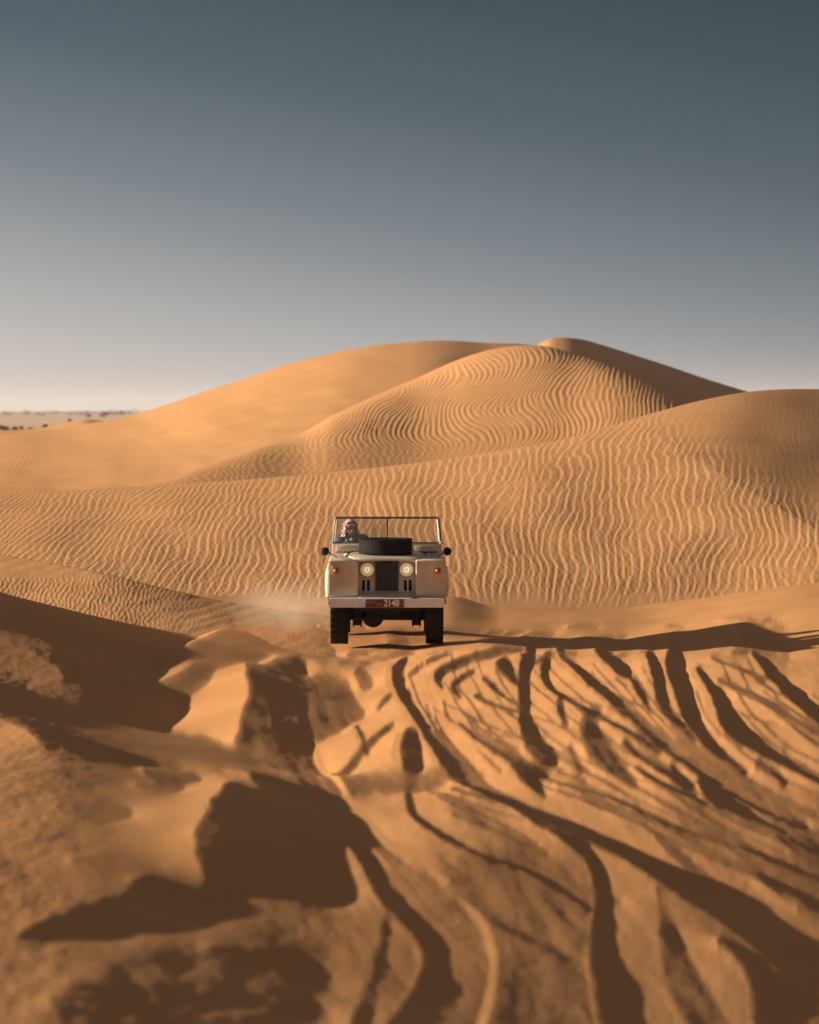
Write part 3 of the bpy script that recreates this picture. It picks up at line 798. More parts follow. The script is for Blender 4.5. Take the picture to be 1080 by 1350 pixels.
# front wings
for sx in (-1, 1):
    m = MB()
    secs = []
    for y, f in [(0.12, 0.0), (0.128, 0.35), (0.145, 0.7), (0.175, 0.95)] + [(y, 1.0) for y in ylist(0.21, 1.27, WB0)]:
        ins = 0.010 if y == 0.12 else 0.0
        op = outer_path(y, WB0, 0.645, f)
        path = [(.392 + ins, .655 + ins), (.392 + ins, 1.115 - ins), (.402 + ins, 1.132 - ins), (.415 + ins, 1.138 - ins)] + [(px - ins, pz - (ins if pz > .9 else -ins)) for px, pz in op]
        secs.append([(sx * px, y, pz + 0.015 * (y > .2) * (y - .2) * (pz > 1.1)) for px, pz in path])
    m.loft(secs, cap0=True)
    w = m.build("wing", M_PAINT, car, 30)
    # folded flange round the front panel
    MB().box(sx * .40 if sx > 0 else -.785, sx * .785 if sx > 0 else -.40, .114, .122, .640, .657, .002).build("flange", M_PAINT, w)
    il = MB().lathe([(0, .0), (.030, .0), (.040, .006), (.040, .014)], T((sx * .69, .122, 1.0 - .002)) @ RX(R(90)), 20).build("indicator_lamp", M_BLACK, car)
    MB().lathe([(0, .045), (.014, .043), (.026, .034), (.033, .02), (.035, .004)], T((sx * .69, .118, .998)) @ RX(R(90)), 20).build("lens", M_AMBER, il)
# radiator panel set back between the wings
rp = MB()
rp.box(-.392, -.162, .375, .385, .69, 1.122); rp.box(.162, .392, .375, .385, .69, 1.122)
rp.box(-.162, .162, .375, .385, 1.118, 1.135); rp.box(-.162, .162, .375, .385, .69, .706)
rp = rp.build("radiator_panel", M_PAINT, car)
MB().loft([[(-.388, .075, .642), (.388, .075, .642)], [(-.388, .10, .652), (.388, .10, .652)], [(-.388, .374, .695), (.388, .374, .695)]]).build("front_apron", M_PAINT2, car, solid=.006)
g = MB()
g.box(-.160, .160, .40, .41, .707, 1.117)
grille = g.build("grille", M_BLACK, car)
g = MB()
for k in range(10): g.box(-.144 + .032 * k - .0026, -.144 + .032 * k + .0026, .366, .371, .712, 1.10)
for k in range(12): g.box(-.155, .155, .371, .375, .724 + .032 * k - .0026, .724 + .032 * k + .0026)
g.tube([(-.157, .366, .712), (-.157, .366, 1.085), (-.135, .366, 1.106), (.135, .366, 1.106), (.157, .366, 1.085), (.157, .366, .712), (-.157, .366, .712)], .007, 6)
g.build("mesh_screen", M_WIRE, grille)
MB().box(-.075, .075, .355, .368, 1.085, 1.108, .006).build("emblem_plate", M_BLACK, grille)
for sx in (-1, 1):
    hl = MB().lathe([(.088, .0), (.104, .004), (.109, .016), (.105, .028), (.096, .032), (.090, .024)], T((sx * .268, .376, 1.0)) @ RX(R(90)), 36).build("headlight", M_PAINT2, car)
    MB().lathe([(0, .050), (.03, .049), (.060, .042), (.082, .031), (.094, .020)], T((sx * .268, .374, 1.0)) @ RX(R(90)), 36).build("lens", M_LAMP, hl)
    MB().lathe([(.018, .052), (.03, .056), (.042, .050)], T((sx * .268, .374, 1.0)) @ RX(R(90)), 20).build("bulb_ring", M_BULB, hl)
    sl = MB()
    xs = sorted((sx * .232, sx * .337))
    sl.box(xs[0], xs[0] + .043, .371, .374, .712, .858); sl.box(xs[1] - .043, xs[1], .371, .374, .712, .858)
    sl = sl.build("vent_slot", M_BLACK, car)
    MB().box(xs[0] + .043, xs[1] - .043, .366, .374, .705, .865, .002).build("slot_bar", M_GALV, sl)
# bumper, number plate
b = MB().prism([(.0, .512), (.0, .628), (.012, .634), (.085, .634), (.085, .622), (.018, .620), (.018, .524), (.085, .522), (.085, .506), (.012, .506)], -.782, .778, 'YZ')
bumper = b.build("bumper", M_GALV, car, 20)
MB().box(.33, .41, -.006, .03, .630, .642, .003).build("bumper_bracket", M_BLACK, bumper)
plate = MB().box(-.285, .232, -.012, -.004, .508, .620, .003).build("number_plate", M_PLATE, car)
MB().tube([(-.285, -.012, .508), (.232, -.012, .508), (.232, -.012, .620), (-.285, -.012, .620), (-.285, -.012, .508)], .005, 6).build("plate_rim", M_PLATE2, plate)
lettering("digits", "2148", 0.128, M_WHITE, plate, (.062, -.0135, .564), (R(90), 0, 0), sx=.80)
lettering("digits", "11", 0.115, M_TAN, plate, (.196, -.0135, .564), (R(90), 0, 0), sx=.75)
q = MB()
for x, z, w, h in ((-.255, .585, .05, .008), (-.2, .585, .04, .008), (-.255, .565, .03, .007), (-.215, .560, .05, .007)):
    q.box(x - w / 2, x + w / 2, -.0155, -.012, z - h / 2, z + h / 2)
q.tube([(-.150, -.0145, .60), (-.145, -.0145, .56), (-.12, -.0145, .545), (-.105, -.0145, .57)], .005, 6)
q.tube([(-.095, -.0145, .595), (-.09, -.0145, .55), (-.07, -.0145, .55), (-.06, -.0145, .58)], .005, 6)
q.tube([(-.155, -.0145, .545), (-.06, -.0145, .537)], .004, 6)
q.build("script_marks", M_TAN, plate)

# bonnet: crowned lid with a rolled front lip and folded sides
m = MB(); secs = []
for y in [.285, .29, .31, .345, .40] + list(np.linspace(.5, 1.245, 9)):
    hw = float(np.interp(y, [.285, 1.245], [.425, .60])); zc = 1.172 + .036 * (y - .3) / .95
    dz = {.285: -.045, .29: -.026, .31: -.010, .345: -.003}.get(y, 0.0)
    row = [(-hw, y, 1.135 + .012 * y)]
    for k in range(17):
        a = -1 + 2 * k / 16
        row.append((hw * a * .995, y, zc + dz - .018 * abs(a) ** 2.5 - .010 * (abs(a) > .97)))
    row.append((hw, y, 1.135 + .012 * y)); secs.append(row)
bonnet = m.loft(secs).build("bonnet", M_PAINT, car, 40, solid=.006)
for sx in (-1, 1):
    MB().tube([(sx * .55, .93, 1.165), (sx * .535, .95, 1.19), (sx * .50, .99, 1.212), (sx * .47, 1.02, 1.215)], .011, 7).build("bonnet_latch", M_BLACK, car)
    MB().box(sx * .56 - .02, sx * .56 + .02, .90, .96, 1.150, 1.172, .004).build("latch_base", M_GALV, car)

# spare wheel lying on the bonnet
def tyre_mesh(R_, W_, name, parent, M, lugs=26, tread=0.016):
    t = MB(); h = W_ / 2
    t.lathe([(R_ * .56, -h * .62), (R_ * .62, -h * .82), (R_ * .74, -h * .99), (R_ * .86, -h * .98), (R_ * .945, -h * .86), (R_ * .972, -h * .62), (R_ * .978, 0),
             (R_ * .972, h * .62), (R_ * .945, h * .86), (R_ * .86, h * .98), (R_ * .74, h * .99), (R_ * .62, h * .82), (R_ * .56, h * .62), (R_ * .55, 0)], M, 48, close=True)
    for k in range(lugs):
        for s_ in (-1, 1):
            a = 6.283185 * (k + (.25 if s_ > 0 else -.25)) / lugs
            Mb = M @ RZ(a) @ T((R_ * .965, 0, s_ * h * .52)) @ RX(s_ * .42)
            t.box(-.016, tread, -R_ * .062, R_ * .062, -h * .44, h * .44, .004, 1, Mb)
        Mb = M @ RZ(6.283185 * k / lugs) @ T((R_ * .965, 0, 0)) @ RX(.7)
        t.box(-.014, tread * .8, -R_ * .03, R_ * .03, -h * .16, h * .16, .003, 1, Mb)
    return t.build(name, M_RUBBER, parent, 30)
def rim_mesh(R_, W_, M, parent, m_, hub=True):
    r = MB(); h = W_ / 2
    r.lathe([(R_ * .60, h * .70), (R_ * .575, h * .74), (R_ * .555, h * .60), (R_ * .50, h * .35), (R_ * .44, h * .10), (R_ * .30, h * .22), (R_ * .20, h * .26), (R_ * .14, h * .26)] + ([(R_ * .13, h * .55), (R_ * .07, h * .72), (0, h * .74)] if hub else [(R_ * .135, h * .1), (0, h * .1)]), M, 40)
    r.lathe([(R_ * .555, h * .6), (R_ * .53, -h * .6), (R_ * .60, -h * .70)], M, 40)
    for k in range(5):
        a = 6.283185 * k / 5
        r.lathe([(0, .016), (.010, .016), (.011, 0)], M @ T((R_ * .25 * math.cos(a), R_ * .25 * math.sin(a), h * .24)), 6)
    return r.build("rim", m_, parent, 35)
sp = empty("spare_wheel", (-.02, .86, 1.302)); sp.parent = car
tyre_mesh(.378, .215, "tyre", sp, RX(0.0), 40, .004)
rim_mesh(.378, .215, RX(0.0), sp, M_PAINT2, hub=False)
MB().lathe([(0, .05), (.05, .045), (.06, 0), (.06, -.09)], Matrix.Identity(4), 16).build("clamp", M_BLACK, sp)

# bulkhead with air vents, dashboard
bk = MB().box(-.762, .762, 1.272, 1.40, 1.10, 1.312, .012)
bulk = bk.build("bulkhead", M_PAINT, car)
for sx in (-1, 1):
    xs = sorted((sx * .385, sx * .70))
    av = MB().box(xs[0], xs[1], 1.244, 1.270, 1.206, 1.288, .006).build("air_vent", M_PAINT, car)
    MB().box(xs[0] - .006, xs[1] + .006, 1.258, 1.2715, 1.192, 1.2055).build("vent_seal", M_BLACK, av)
MB().box(-.74, .74, 1.402, 1.50, 1.02, 1.29, .02).build("dashboard", M_BLACK, car)
# windscreen
ws = MB()
def wp(a, b):      # a across -1..1, b up 0..1
    return (a * (.752 - .036 * b), 1.345 + .12 * b, 1.318 + .352 * b)
ws.tube([wp(-1, 0), wp(-1, 1), wp(1, 1), wp(1, 0), wp(-1, 0)], .0155, 8)
for sx in (-1, 1): ws.tube([wp(sx, 0), wp(sx, 1)], .019, 8)
ws.tube([wp(.01, 0), wp(.01, 1)], .0095, 6)
ws.box(-.762, .762, 1.325, 1.362, 1.311, 1.332, .004)
wsn = ws.build("windscreen", M_FRAME, car)
for sx in (-1, 1):
    MB().box(sx * .76 - .025, sx * .76 + .025, 1.30, 1.35, 1.305, 1.345, .006).build("hinge_clamp", M_GALV, wsn)
    a0, a1 = (-.985, .0) if sx < 0 else (.02, .985)
    MB().loft([[wp(a0, .03), wp(a1, .03)], [wp(a0, .98), wp(a1, .98)]]).build("pane", M_GLASS2 if sx < 0 else M_GLASS, wsn, solid=.004)
    MB().tube([(sx * .728, 1.33, 1.345), (sx * .703, 1.43, 1.645)], .007, 6).build("screen_seal", M_GALV, wsn)
# mirrors on arms from the wings
for sx in (-1, 1):
    x = -.853 if sx < 0 else .832
    mi = MB().lathe([(0, -.032), (.03, -.029), (.05, -.016), (.059, 0), (.059, .012), (.054, .016), (0, .016)], T((x, .93, 1.222)) @ RZ(R(-12 * sx)) @ RX(R(-90)), 24).build("mirror", M_BLACK, car)
    MB().tube([(sx * .69, .80, 1.145), (sx * .705, .80, 1.165), (x - sx * .05, .915, 1.205), (x, .928, 1.222)], .0075, 7).build("arm", M_BLACK, mi)
    MB().lathe([(0, .017), (.052, .0165)], T((x, .93, 1.222)) @ RZ(R(-12 * sx)) @ RX(R(-90)), 24).build("mirror_glass", M_CHROME, mi)

# doors, rear tub, floor
for sx in (-1, 1):
    secs = []
    for y in np.linspace(1.285, 2.14, 10):
        secs.append([(sx * (px - .004), y, pz) for px, pz in outer_path(y, -9, .54)])
    d = MB().loft(secs).build("door", M_PAINT, car, 30, solid=.03)
    MB().box(sx * .845 - .012, sx * .845 + .012, 1.98, 2.09, .93, .955, .004).build("handle", M_BLACK, d)
    MB().box(min(sx * .70, sx * .825), max(sx * .70, sx * .825), 1.285, 2.33, .47, .535, .006).build("sill", M_PAINT2, car)
tub = MB()
for sx in (-1, 1):
    secs = []
    for y in ylist(2.15, 3.60, WB1, 16):
        secs.append([(sx * .56, y, .78), (sx * .56, y, 1.10), (sx * .70, y, 1.138)] + [(sx * px, y, pz) for px, pz in outer_path(y, WB1, .56)])
    tub.loft(secs)
tub.box(-.70, .70, 2.15, 2.17, .78, 1.12); tub.box(-.81, .81, 3.575, 3.60, .56, 1.12); tub.box(-.56, .56, 2.17, 3.57, .755, .78)
tub.build("rear_tub", M_PAINT, car, 30)
fl = MB(); fl.box(-.80, .80, 1.28, 2.15, .50, .52); fl.box(-.74, .74, 1.86, 2.149, .521, .74, .01)
fl.build("floor_pan", M_FLOOR, car)
for x in (-.47, 0, .47):
    se = MB().box(x - .215, x + .215, 1.80, 2.13, .742, .86, .03).build("seat", M_SEAT, car)
    MB().box(x - .20, x + .20, 2.09, 2.148, .90, 1.22, .03, 2, None).build("backrest", M_SEAT, se)
sw = MB()
Mw = T((-.47, 1.66, 1.17)) @ RX(R(52))
ring = [Mw @ Vector((.205 * math.cos(6.283185 * k / 28), .205 * math.sin(6.283185 * k / 28), 0)) for k in range(29)]
sw.tube(ring, .012, 8, caps=False)
for a in (90, 210, 330): sw.tube([Mw @ Vector((0, 0, -.02)), Mw @ Vector((.2 * math.cos(R(a)), .2 * math.sin(R(a)), 0))], .007, 6)
sw.tube([Mw @ Vector((0, 0, 0)), (-.47, 1.42, .97)], .018, 8)
sw.build("steering_wheel", M_BLACK, car)
# underneath: frame rails, engine, axles, springs
ch = MB()
for sx in (-1, 1): ch.box(min(sx * .36, sx * .44), max(sx * .36, sx * .44), .088, 3.55, .43, .56)
for y in (.14, 1.3, 2.2, 3.5): ch.box(-.36, .36, y, y + .08, .44, .55)
ch.box(-.77, .77, .13, .16, .505, .645)
ch.box(-.62, .62, 1.165, 1.18, .27, .66)
ch.build("chassis", M_BLACK, car)
en = MB().box(-.355, .355, .44, 1.26, .60, 1.08, .03); en.box(-.17, .17, .5, 1.2, .38, .61, .03); en.build("engine", M_BLACK, car)
for sx in (-1, 1):
    MB().box(min(sx * .445, sx * .77), max(sx * .445, sx * .77), 1.14, 1.16, .50, 1.09).build("inner_guard", M_BLACK, car)
for yc, dx in ((WB0, -.19), (WB1, -.19)):
    ax = MB(); ax.tube([(-.60, yc, .36), (.60, yc, .36)], .055, 12); ax.ball((dx, yc, .355), (.155, .17, .165), None, 20, 14)
    ax.tube([(-.56, yc - .16, .33), (.56, yc - .16, .32)], .022, 8)
    ax.tube([(-.4, yc + .12, .30), (.5, yc + .12, .33)], .02, 8)
    ax.build("axle", M_BLACK, car)
    for sx in (-1, 1):
        x = sx * .405; lp = MB()
        for k in range(6):
            L = .50 - .065 * k
            lp.tube([(x, yc - L, .44 - .022 * k + .18 * (L / .5) ** 2 - .10), (x, yc - L / 2, .36 - .022 * k + .03), (x, yc, .345 - .022 * k), (x, yc + L / 2, .36 - .022 * k + .03), (x, yc + L, .44 - .022 * k + .18 * (L / .5) ** 2 - .10)], .011, 4)
        lp.box(x - .065, x + .065, yc - .07, yc + .07, .225, .30, .006)
        for a in (-.05, .05):
            for c in (-.05, .05): lp.tube([(x + a, yc + c, .20), (x + a, yc + c, .44)], .008, 6)
        lp.build("leaf_spring", M_BLACK, car)
        wh = empty("wheel", (sx * TX, yc, TR - .035)); wh.parent = car
        Mt = RY(R(90 * sx))
        tyre_mesh(TR, TW, "tyre", wh, Mt, 26, .011)
        rim_mesh(TR, TW, Mt, wh, M_PAINT2)
# ------------------------------------------------------------------ the driver
M_SKIN = mat("skin", (0.58, 0.33, 0.22), 0.55, var=0.15)
M_JACKET = mat("slate_jacket", (0.075, 0.11, 0.15), 0.8, var=0.4, bump=0.3, bscale=25)
M_TROUSER = mat("dark_trousers", (0.05, 0.05, 0.055), 0.85, var=0.3)
M_SHADE = mat("sunglass_lens", (0.006, 0.005, 0.005), 0.12, 0, 0.6)
M_SHIRT = mat("pale_collar", (0.45, 0.42, 0.40), 0.8)
m, t, bb = new_mat("red_white_scarf")
tcn = t.nodes.new("ShaderNodeTexCoord")
ck = t.nodes.new("ShaderNodeTexChecker"); ck.inputs["Scale"].default_value = 32
ck.inputs[1].default_value = (0.40, 0.045, 0.05, 1); ck.inputs[2].default_value = (0.85, 0.74, 0.70, 1)
t.links.new(tcn.outputs["Object"], ck.inputs[0]); t.links.new(ck.outputs[0], bb.inputs["Base Color"])
bb.inputs["Roughness"].default_value = 0.85
M_SCARF = m

PX, PY, PZ = -0.306 - .505, 44.02, CAR_Z + .012        # seat of the driver; the figure is modelled about this point
HEAD = Vector((-.02, -.03, 1.485))
HR = RZ(R(14)) @ RX(R(4))
def hp_(x, y, z): return HEAD + (HR @ Vector((x, y, z)))
def finger_chain(mb, base, d, curl, L, r):
    p = Vector(base); d = Vector(d).normalized(); ax = Vector(curl).normalized(); pts = [p.copy()]
    for k, f in enumerate((.45, .32, .23)):
        d = Matrix.Rotation(R(34), 3, ax) @ d
        p = p + d * L * f; pts.append(p.copy())
    mb.limb(pts, [r, r * .95, r * .88, r * .75], 8)
def body_mesh():
    b = MB()
    # torso and neck
    b.limb([(0, .03, .90), (0, .02, 1.02), (0, .0, 1.16), (0, -.01, 1.27)], [.135, .14, .15, .12], 14)
    b.limb([(-.17, 0, 1.285), (0, 0, 1.30), (.17, 0, 1.285)], [.062, .075, .062], 12)
    b.limb([(0, .0, 1.30), (-.01, -.015, 1.40)], [.062, .056], 12)
    # head: skull, jaw, nose, brow, lips, ears
    b.ball(hp_(0, .015, .03), (.076, .096, .095), HR, 20, 14)
    b.ball(hp_(0, -.022, -.045), (.058, .066, .07), HR, 16, 12)
    b.ball(hp_(0, -.06, -.085), (.03, .025, .022), HR, 12, 8)
    b.limb([hp_(0, -.083, .012), hp_(0, -.104, -.022)], [.010, .014], 8)
    b.limb([hp_(-.045, -.075, .03), hp_(0, -.083, .034), hp_(.045, -.075, .03)], [.012, .013, .012], 8)
    b.limb([hp_(-.022, -.082, -.052), hp_(0, -.089, -.052), hp_(.022, -.082, -.052)], [.007, .009, .007], 8)
    for s in (-1, 1):
        b.ball(hp_(s * .077, .01, -.005), (.012, .02, .032), HR, 10, 8)
        b.ball(hp_(s * .03, -.075, .008), (.013, .010, .010), HR, 10, 8)
        b.ball(hp_(s * .042, -.060, -.03), (.02, .02, .02), HR, 10, 8)
    # arms to the steering wheel
    hands = []
    for s in (-1, 1):
        sh = Vector((s * .185, 0, 1.265)); el = Vector((s * .25, -.13, 1.04)); wr = Vector((s * .165 + .03, -.30, 1.15))
        b.limb([sh, (sh + el) / 2, el], [.055, .05, .043], 12); b.limb([el, (el + wr) / 2, wr], [.043, .038, .027], 12)
        pm = wr + Vector((s * .015, -.06, .035))
        b.limb([wr, pm], [.028, .036], 10)
        for k in range(4):
            bs = pm + Vector((s * .01, -.02 + .006 * k, .028 - .018 * k))
            finger_chain(b, bs, (s * .5, -.75, .15), (0, .1, s * -1.0), (.078, .085, .08, .062)[k], .0085)
        finger_chain(b, pm + Vector((-s * .03, -.0, .01)), (-s * .5, -.6, .5), (0, .2, s * .7), .058, .0098)
    # legs
    for s in (-1, 1):
        hip = Vector((s * .09, .03, .90)); kn = Vector((s * .15, -.36, .92)); an = Vector((s * .13, -.56, .60))
        b.limb([hip, (hip + kn) / 2, kn], [.095, .085, .06], 12); b.limb([kn, kn * .6 + an * .4, an], [.058, .056, .042], 12)
        b.limb([an, an + Vector((0, -.16, -.02))], [.042, .032], 10)
    return b
person = body_mesh().build("person", M_SKIN, None, 180)
person.location = (PX, PY, PZ)
rm = person.modifiers.new("one surface", 'REMESH'); rm.mode = 'VOXEL'; rm.voxel_size = .0055; rm.use_smooth_shade = True
sm = person.modifiers.new("soft", 'SMOOTH'); sm.factor = .5; sm.iterations = 3
tag(person, "driver in a slate jacket, sunglasses and a red and white headscarf behind the windscreen", "person")
j = MB()
j.limb([(0, .03, .93), (0, .02, 1.02), (0, .0, 1.16), (0, -.01, 1.275)], [.155, .16, .17, .135], 16)
j.limb([(-.165, 0, 1.325), (0, .01, 1.345), (.165, 0, 1.325)], [.082, .085, .082], 12)
for s in (-1, 1):
    sh = Vector((s * .175, 0, 1.31)); el = Vector((s * .25, -.13, 1.04)); wr = Vector((s * .165 + .03, -.29, 1.145))
    j.limb([sh, (sh + el) / 2, el], [.072, .066, .058], 12); j.limb([el, (el + wr) / 2, wr], [.058, .052, .042], 12)
jk = j.build("jacket", M_JACKET, person, 180)
rm = jk.modifiers.new("one surface", 'REMESH'); rm.mode = 'VOXEL'; rm.voxel_size = .008; rm.use_smooth_shade = True
sm = jk.modifiers.new("soft", 'SMOOTH'); sm.factor = .5; sm.iterations = 4
c = MB()
for s in (-1, 1): c.limb([(s * .06, -.03, 1.385), (s * .075, -.095, 1.335), (s * .03, -.15, 1.27), (s * .015, -.165, 1.2)], [.018, .02, .016, .01], 8)
c.build("collar", M_JACKET, jk, 60)
MB().limb([(.0, -.115, 1.33), (0, -.15, 1.27), (.0, -.165, 1.2)], [.03, .028, .012], 8).build("shirt", M_SHIRT, person, 60)
tr = MB()
for s in (-1, 1):
    hip = Vector((s * .09, .03, .90)); kn = Vector((s * .15, -.36, .92)); an = Vector((s * .13, -.56, .62))
    tr.limb([hip, (hip + kn) / 2, kn], [.108, .096, .072], 12); tr.limb([kn, kn * .6 + an * .4, an], [.071, .068, .058], 12)
trs = tr.build("trousers", M_TROUSER, person, 180)
rm = trs.modifiers.new("one surface", 'REMESH'); rm.mode = 'VOXEL'; rm.voxel_size = .01; rm.use_smooth_shade = True
for s in (-1, 1):
    an = Vector((s * .13, -.56, .58))
    MB().limb([an, an + Vector((0, -.09, -.012)), an + Vector((0, -.17, -.022))], [.05, .046, .036], 12).build("shoe", M_BLACK, person, 60)
# headscarf: wraps the skull, hangs to the shoulders, open at the face
sc = MB(); secs = []
NT = 36
for k in range(15):
    f = k / 14.0
    if f < .55:                                        # over the skull
        a = (f / .55) * 1.75
        rx, ry, z = .094 * math.sin(min(a, 1.57)) + .004, .116 * math.sin(min(a, 1.57)) + .004, .03 + .112 * math.cos(a)
        op = np.interp(f, [0, .22, .30, .55], [0, 0, 52, 60])
    else:                                              # falling over neck and shoulders
        g_ = (f - .55) / .45
        rx, ry, z = .098 + .045 * g_ ** 1.3, .118 + .01 * g_, .01 - .125 * g_
        op = 60 - 10 * g_
    row = []
    for i in range(NT + 1):
        th = R(-90 + op + (360 - 2 * op) * i / NT) if op > 0 else R(-90 + 360 * i / NT)
        wv = 1 + (.03 + .07 * f) * math.sin(9 * th + 3 * f) * f
        row.append(hp_(rx * math.cos(th) * wv, .012 + ry * math.sin(th) * wv, z))
    secs.append(row)
sc.loft(secs).build("headscarf", M_SCARF, person, 60, solid=.006)
hb = MB()
rg2 = [hp_(.099 * math.cos(a), .012 + .121 * math.sin(a), .063 + .012 * math.sin(a)) for a in np.linspace(0, 2 * math.pi, 33)]
hb.tube(rg2, .012, 8, caps=False).build("scarf_band", M_SCARF, person, 60)
gl = MB()
for s in (-1, 1):
    gl.ball(hp_(s * .033, -.088, .006), (.029, .008, .022), HR @ RZ(R(10 * s)), 14, 8)
    gl.tube([hp_(s * .06, -.08, .012), hp_(s * .082, .0, .012)], .004, 6)
gl.tube([hp_(-.012, -.096, .012), hp_(.012, -.096, .012)], .004, 6)
gl.build("sunglasses", M_SHADE, person, 60)

# ------------------------------------------------------------------ scrub on the plain
M_LEAF = mat("scrub_leaves", (0.055, 0.075, 0.030), 0.8, var=0.5, vscale=2.0)
M_LEAF2 = mat("dusty_leaves", (0.085, 0.085, 0.045), 0.85, var=0.4, vscale=2.0)
M_BARK = mat("scrub_bark", (0.10, 0.07, 0.05), 0.9, var=0.4)
def plain_z(x, y):
    i = int(np.argmin(np.abs(Yp[:, 0] - y))); jj = int(np.argmin(np.abs(Xp[i] - x)))
    return float(Zp[i, jj])
def foliage(mb, c, r, n, leaf, rnd):
    for k in range(n):
        d = Vector((rnd.gauss(0, 1), rnd.gauss(0, 1), rnd.gauss(0, 1))).normalized() * (rnd.random() ** .45)
        p = Vector(c) + Vector((d.x * r[0], d.y * r[1], d.z * r[2]))
        a = Vector((rnd.gauss(0, 1), rnd.gauss(0, 1), rnd.gauss(0, 1))).normalized(); b_ = a.orthogonal().normalized()
        L = leaf * (.6 + .8 * rnd.random())
        mb.bm.faces.new([mb.bm.verts.new(p + a * L), mb.bm.verts.new(p + b_ * L * .5), mb.bm.verts.new(p - a * L), mb.bm.verts.new(p - b_ * L * .5)])
def bush(u, Y, h, w, m_, label, seed, name="shrub", cat="shrub", trunk=.25, group=None):
    rnd = random.Random(seed)
    x = (u - CX) / F * Y; z = plain_z(x, Y)
    root = empty(name, (x, Y, z)); tag(root, label, cat, group)
    st = MB()
    for k in range(4):
        a = rnd.random() * 6.28
        st.tube([(0, 0, -.3), (.1 * w * math.cos(a), .1 * w * math.sin(a), h * .3), (.35 * w * math.cos(a), .35 * w * math.sin(a), h * .75)], [.05 * h, .035 * h, .012 * h], 5)
    st.build("stem" if name == "shrub" else "trunk", M_BARK, root, 60)
    fo = MB()
    for k in range(7):
        a = rnd.random() * 6.28; q = rnd.random()
        foliage(fo, (.32 * w * math.cos(a) * q, .32 * w * math.sin(a) * q, h * (trunk + (1 - trunk) * (.25 + .5 * rnd.random()))), (w * .3, w * .3, h * .26 * (1 - trunk * .5)), 60, .05 * h + .05, rnd)
    fo.build("foliage" if name == "shrub" else "crown", m_, root, 0)
    return root
SHR = [(5, 650, 2, 3.2, 0, "largest dark green shrub at the left edge of the plain"),
       (-6, 655, 1.4, 2.2, 0, "shrub cut by the photo's left edge beside the largest one"),
       (20, 680, 1.3, 2.1, 1, "low grey-green shrub just right of the largest dark shrub"),
       (29, 690, 1.6, 1.2, 1, "thin upright shrub second right of the largest dark shrub"),
       (42, 690, 1.1, 2.6, 0, "flat dark shrub ending the left row of scrub"),
       (60, 730, 1.7, 1.4, 1, "narrow shrub starting the second scrub row"),
       (69, 735, 1.3, 2.3, 1, "wide low shrub in the middle of the second scrub row"),
       (80, 740, 1.2, 1.6, 1, "small shrub ending the second scrub row"),
       (92, 1300, 2, 2.2, 1, "lone round shrub on the pale sand beyond the brown rise"),
       (117, 1700, 2.8, 5.5, 0, "broad shrub behind the peak of the brown rise"),
       (137, 1600, 3.6, 5, 0, "dark shrub nearest the bright dune's edge"),
       (160, 2600, 4.5, 5.5, 1, "faint far shrub just above the bright dune's edge")]
for i, (u, Y, h, w, k, lab) in enumerate(SHR):
    bush(u, Y, h, w, (M_LEAF, M_LEAF2)[k], lab, 40 + i, group="shrubs on the far plain")
# the belt of trees along the horizon reads as one mass
tb_ = MB(); rnd = random.Random(3)
for k in range(300):
    u = rnd.uniform(-140, 330); Y = rnd.choice((2600, 3200, 4000, 5000)) * rnd.uniform(.9, 1.1)
    x = (u - CX) / F * Y; z = plain_z(x, Y); hh = rnd.uniform(1.6, 4.2) * (1 + .5 * (rnd.random() > .85))
    foliage(tb_, (x, Y, z + hh * .55), (hh * rnd.uniform(.7, 2.2), hh * .5, hh * .5), 26, hh * .16, rnd)
o = tb_.build("tree_belt", M_LEAF2, None, 0)
tag(o, "thin hazy belt of trees along the horizon at left", "trees", kind="stuff")

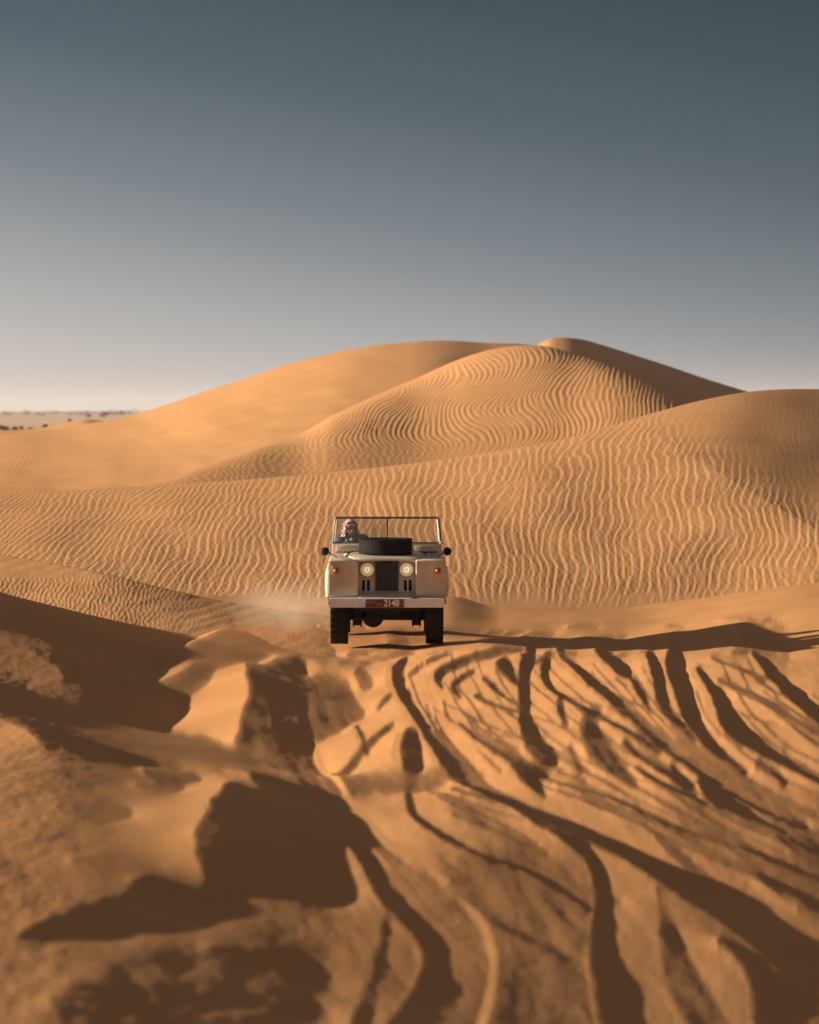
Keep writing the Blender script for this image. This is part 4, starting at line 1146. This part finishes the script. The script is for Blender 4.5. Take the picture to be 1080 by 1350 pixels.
# ------------------------------------------------------------------ air
def volume_box(name, x0, x1, y0, y1, z0, z1, label, cat):
    m, t, b = new_mat(name + "_air"); t.nodes.remove(b)
    pv = t.nodes.new("ShaderNodeVolumePrincipled")
    t.links.new(pv.outputs[0], t.nodes["Material Output"].inputs["Volume"])
    o = MB().box(x0, x1, y0, y1, z0, z1).build(name, m, None, 0)
    tag(o, label, cat, kind="stuff")
    return o, pv, t
hz, pv, _ = volume_box("haze", -7000, 7000, -400, 9500, -24, 40, "pale dusty air thickening towards the horizon", "haze")
pv.inputs["Color"].default_value = (0.92, 0.92, 0.93, 1)
pv.inputs["Density"].default_value = 0.00009
pv.inputs["Anisotropy"].default_value = 0.0

dc, dv, t = volume_box("dust_cloud", -3.0, -0.6, 42.9, 48.0, -0.1, 1.1, "faint puff of sand dust drifting by the car's left front wheel", "dust")
dv.inputs["Color"].default_value = (0.95, 0.80, 0.62, 1)
tcn = t.nodes.new("ShaderNodeTexCoord")
mp = t.nodes.new("ShaderNodeMapping"); mp.inputs["Location"].default_value = (1.75, -45.4, -0.3)
mp.vector_type = 'POINT'
t.links.new(tcn.outputs["Object"], mp.inputs[0])
sc_ = t.nodes.new("ShaderNodeVectorMath"); sc_.operation = 'MULTIPLY'; sc_.inputs[1].default_value = (1 / 1.15, 1 / 2.2, 1 / 0.55)
t.links.new(mp.outputs[0], sc_.inputs[0])
ln = t.nodes.new("ShaderNodeVectorMath"); ln.operation = 'LENGTH'; t.links.new(sc_.outputs[0], ln.inputs[0])
nz = t.nodes.new("ShaderNodeTexNoise"); nz.inputs["Scale"].default_value = 1.6; nz.inputs["Detail"].default_value = 4
t.links.new(tcn.outputs["Object"], nz.inputs["Vector"])
fa = t.nodes.new("ShaderNodeMapRange"); fa.interpolation_type = 'SMOOTHSTEP'
fa.inputs[1].default_value = 1.0; fa.inputs[2].default_value = 0.1; fa.inputs[3].default_value = 0.0; fa.inputs[4].default_value = 1.0
t.links.new(ln.outputs["Value"], fa.inputs[0])
nr = t.nodes.new("ShaderNodeMapRange"); nr.inputs[1].default_value = 0.38; nr.inputs[2].default_value = 0.7; nr.inputs[4].default_value = 0.5
t.links.new(nz.outputs["Fac"], nr.inputs[0])
ml = t.nodes.new("ShaderNodeMath"); ml.operation = 'MULTIPLY'; t.links.new(fa.outputs[0], ml.inputs[0]); t.links.new(nr.outputs[0], ml.inputs[1])
t.links.new(ml.outputs[0], dv.inputs["Density"])
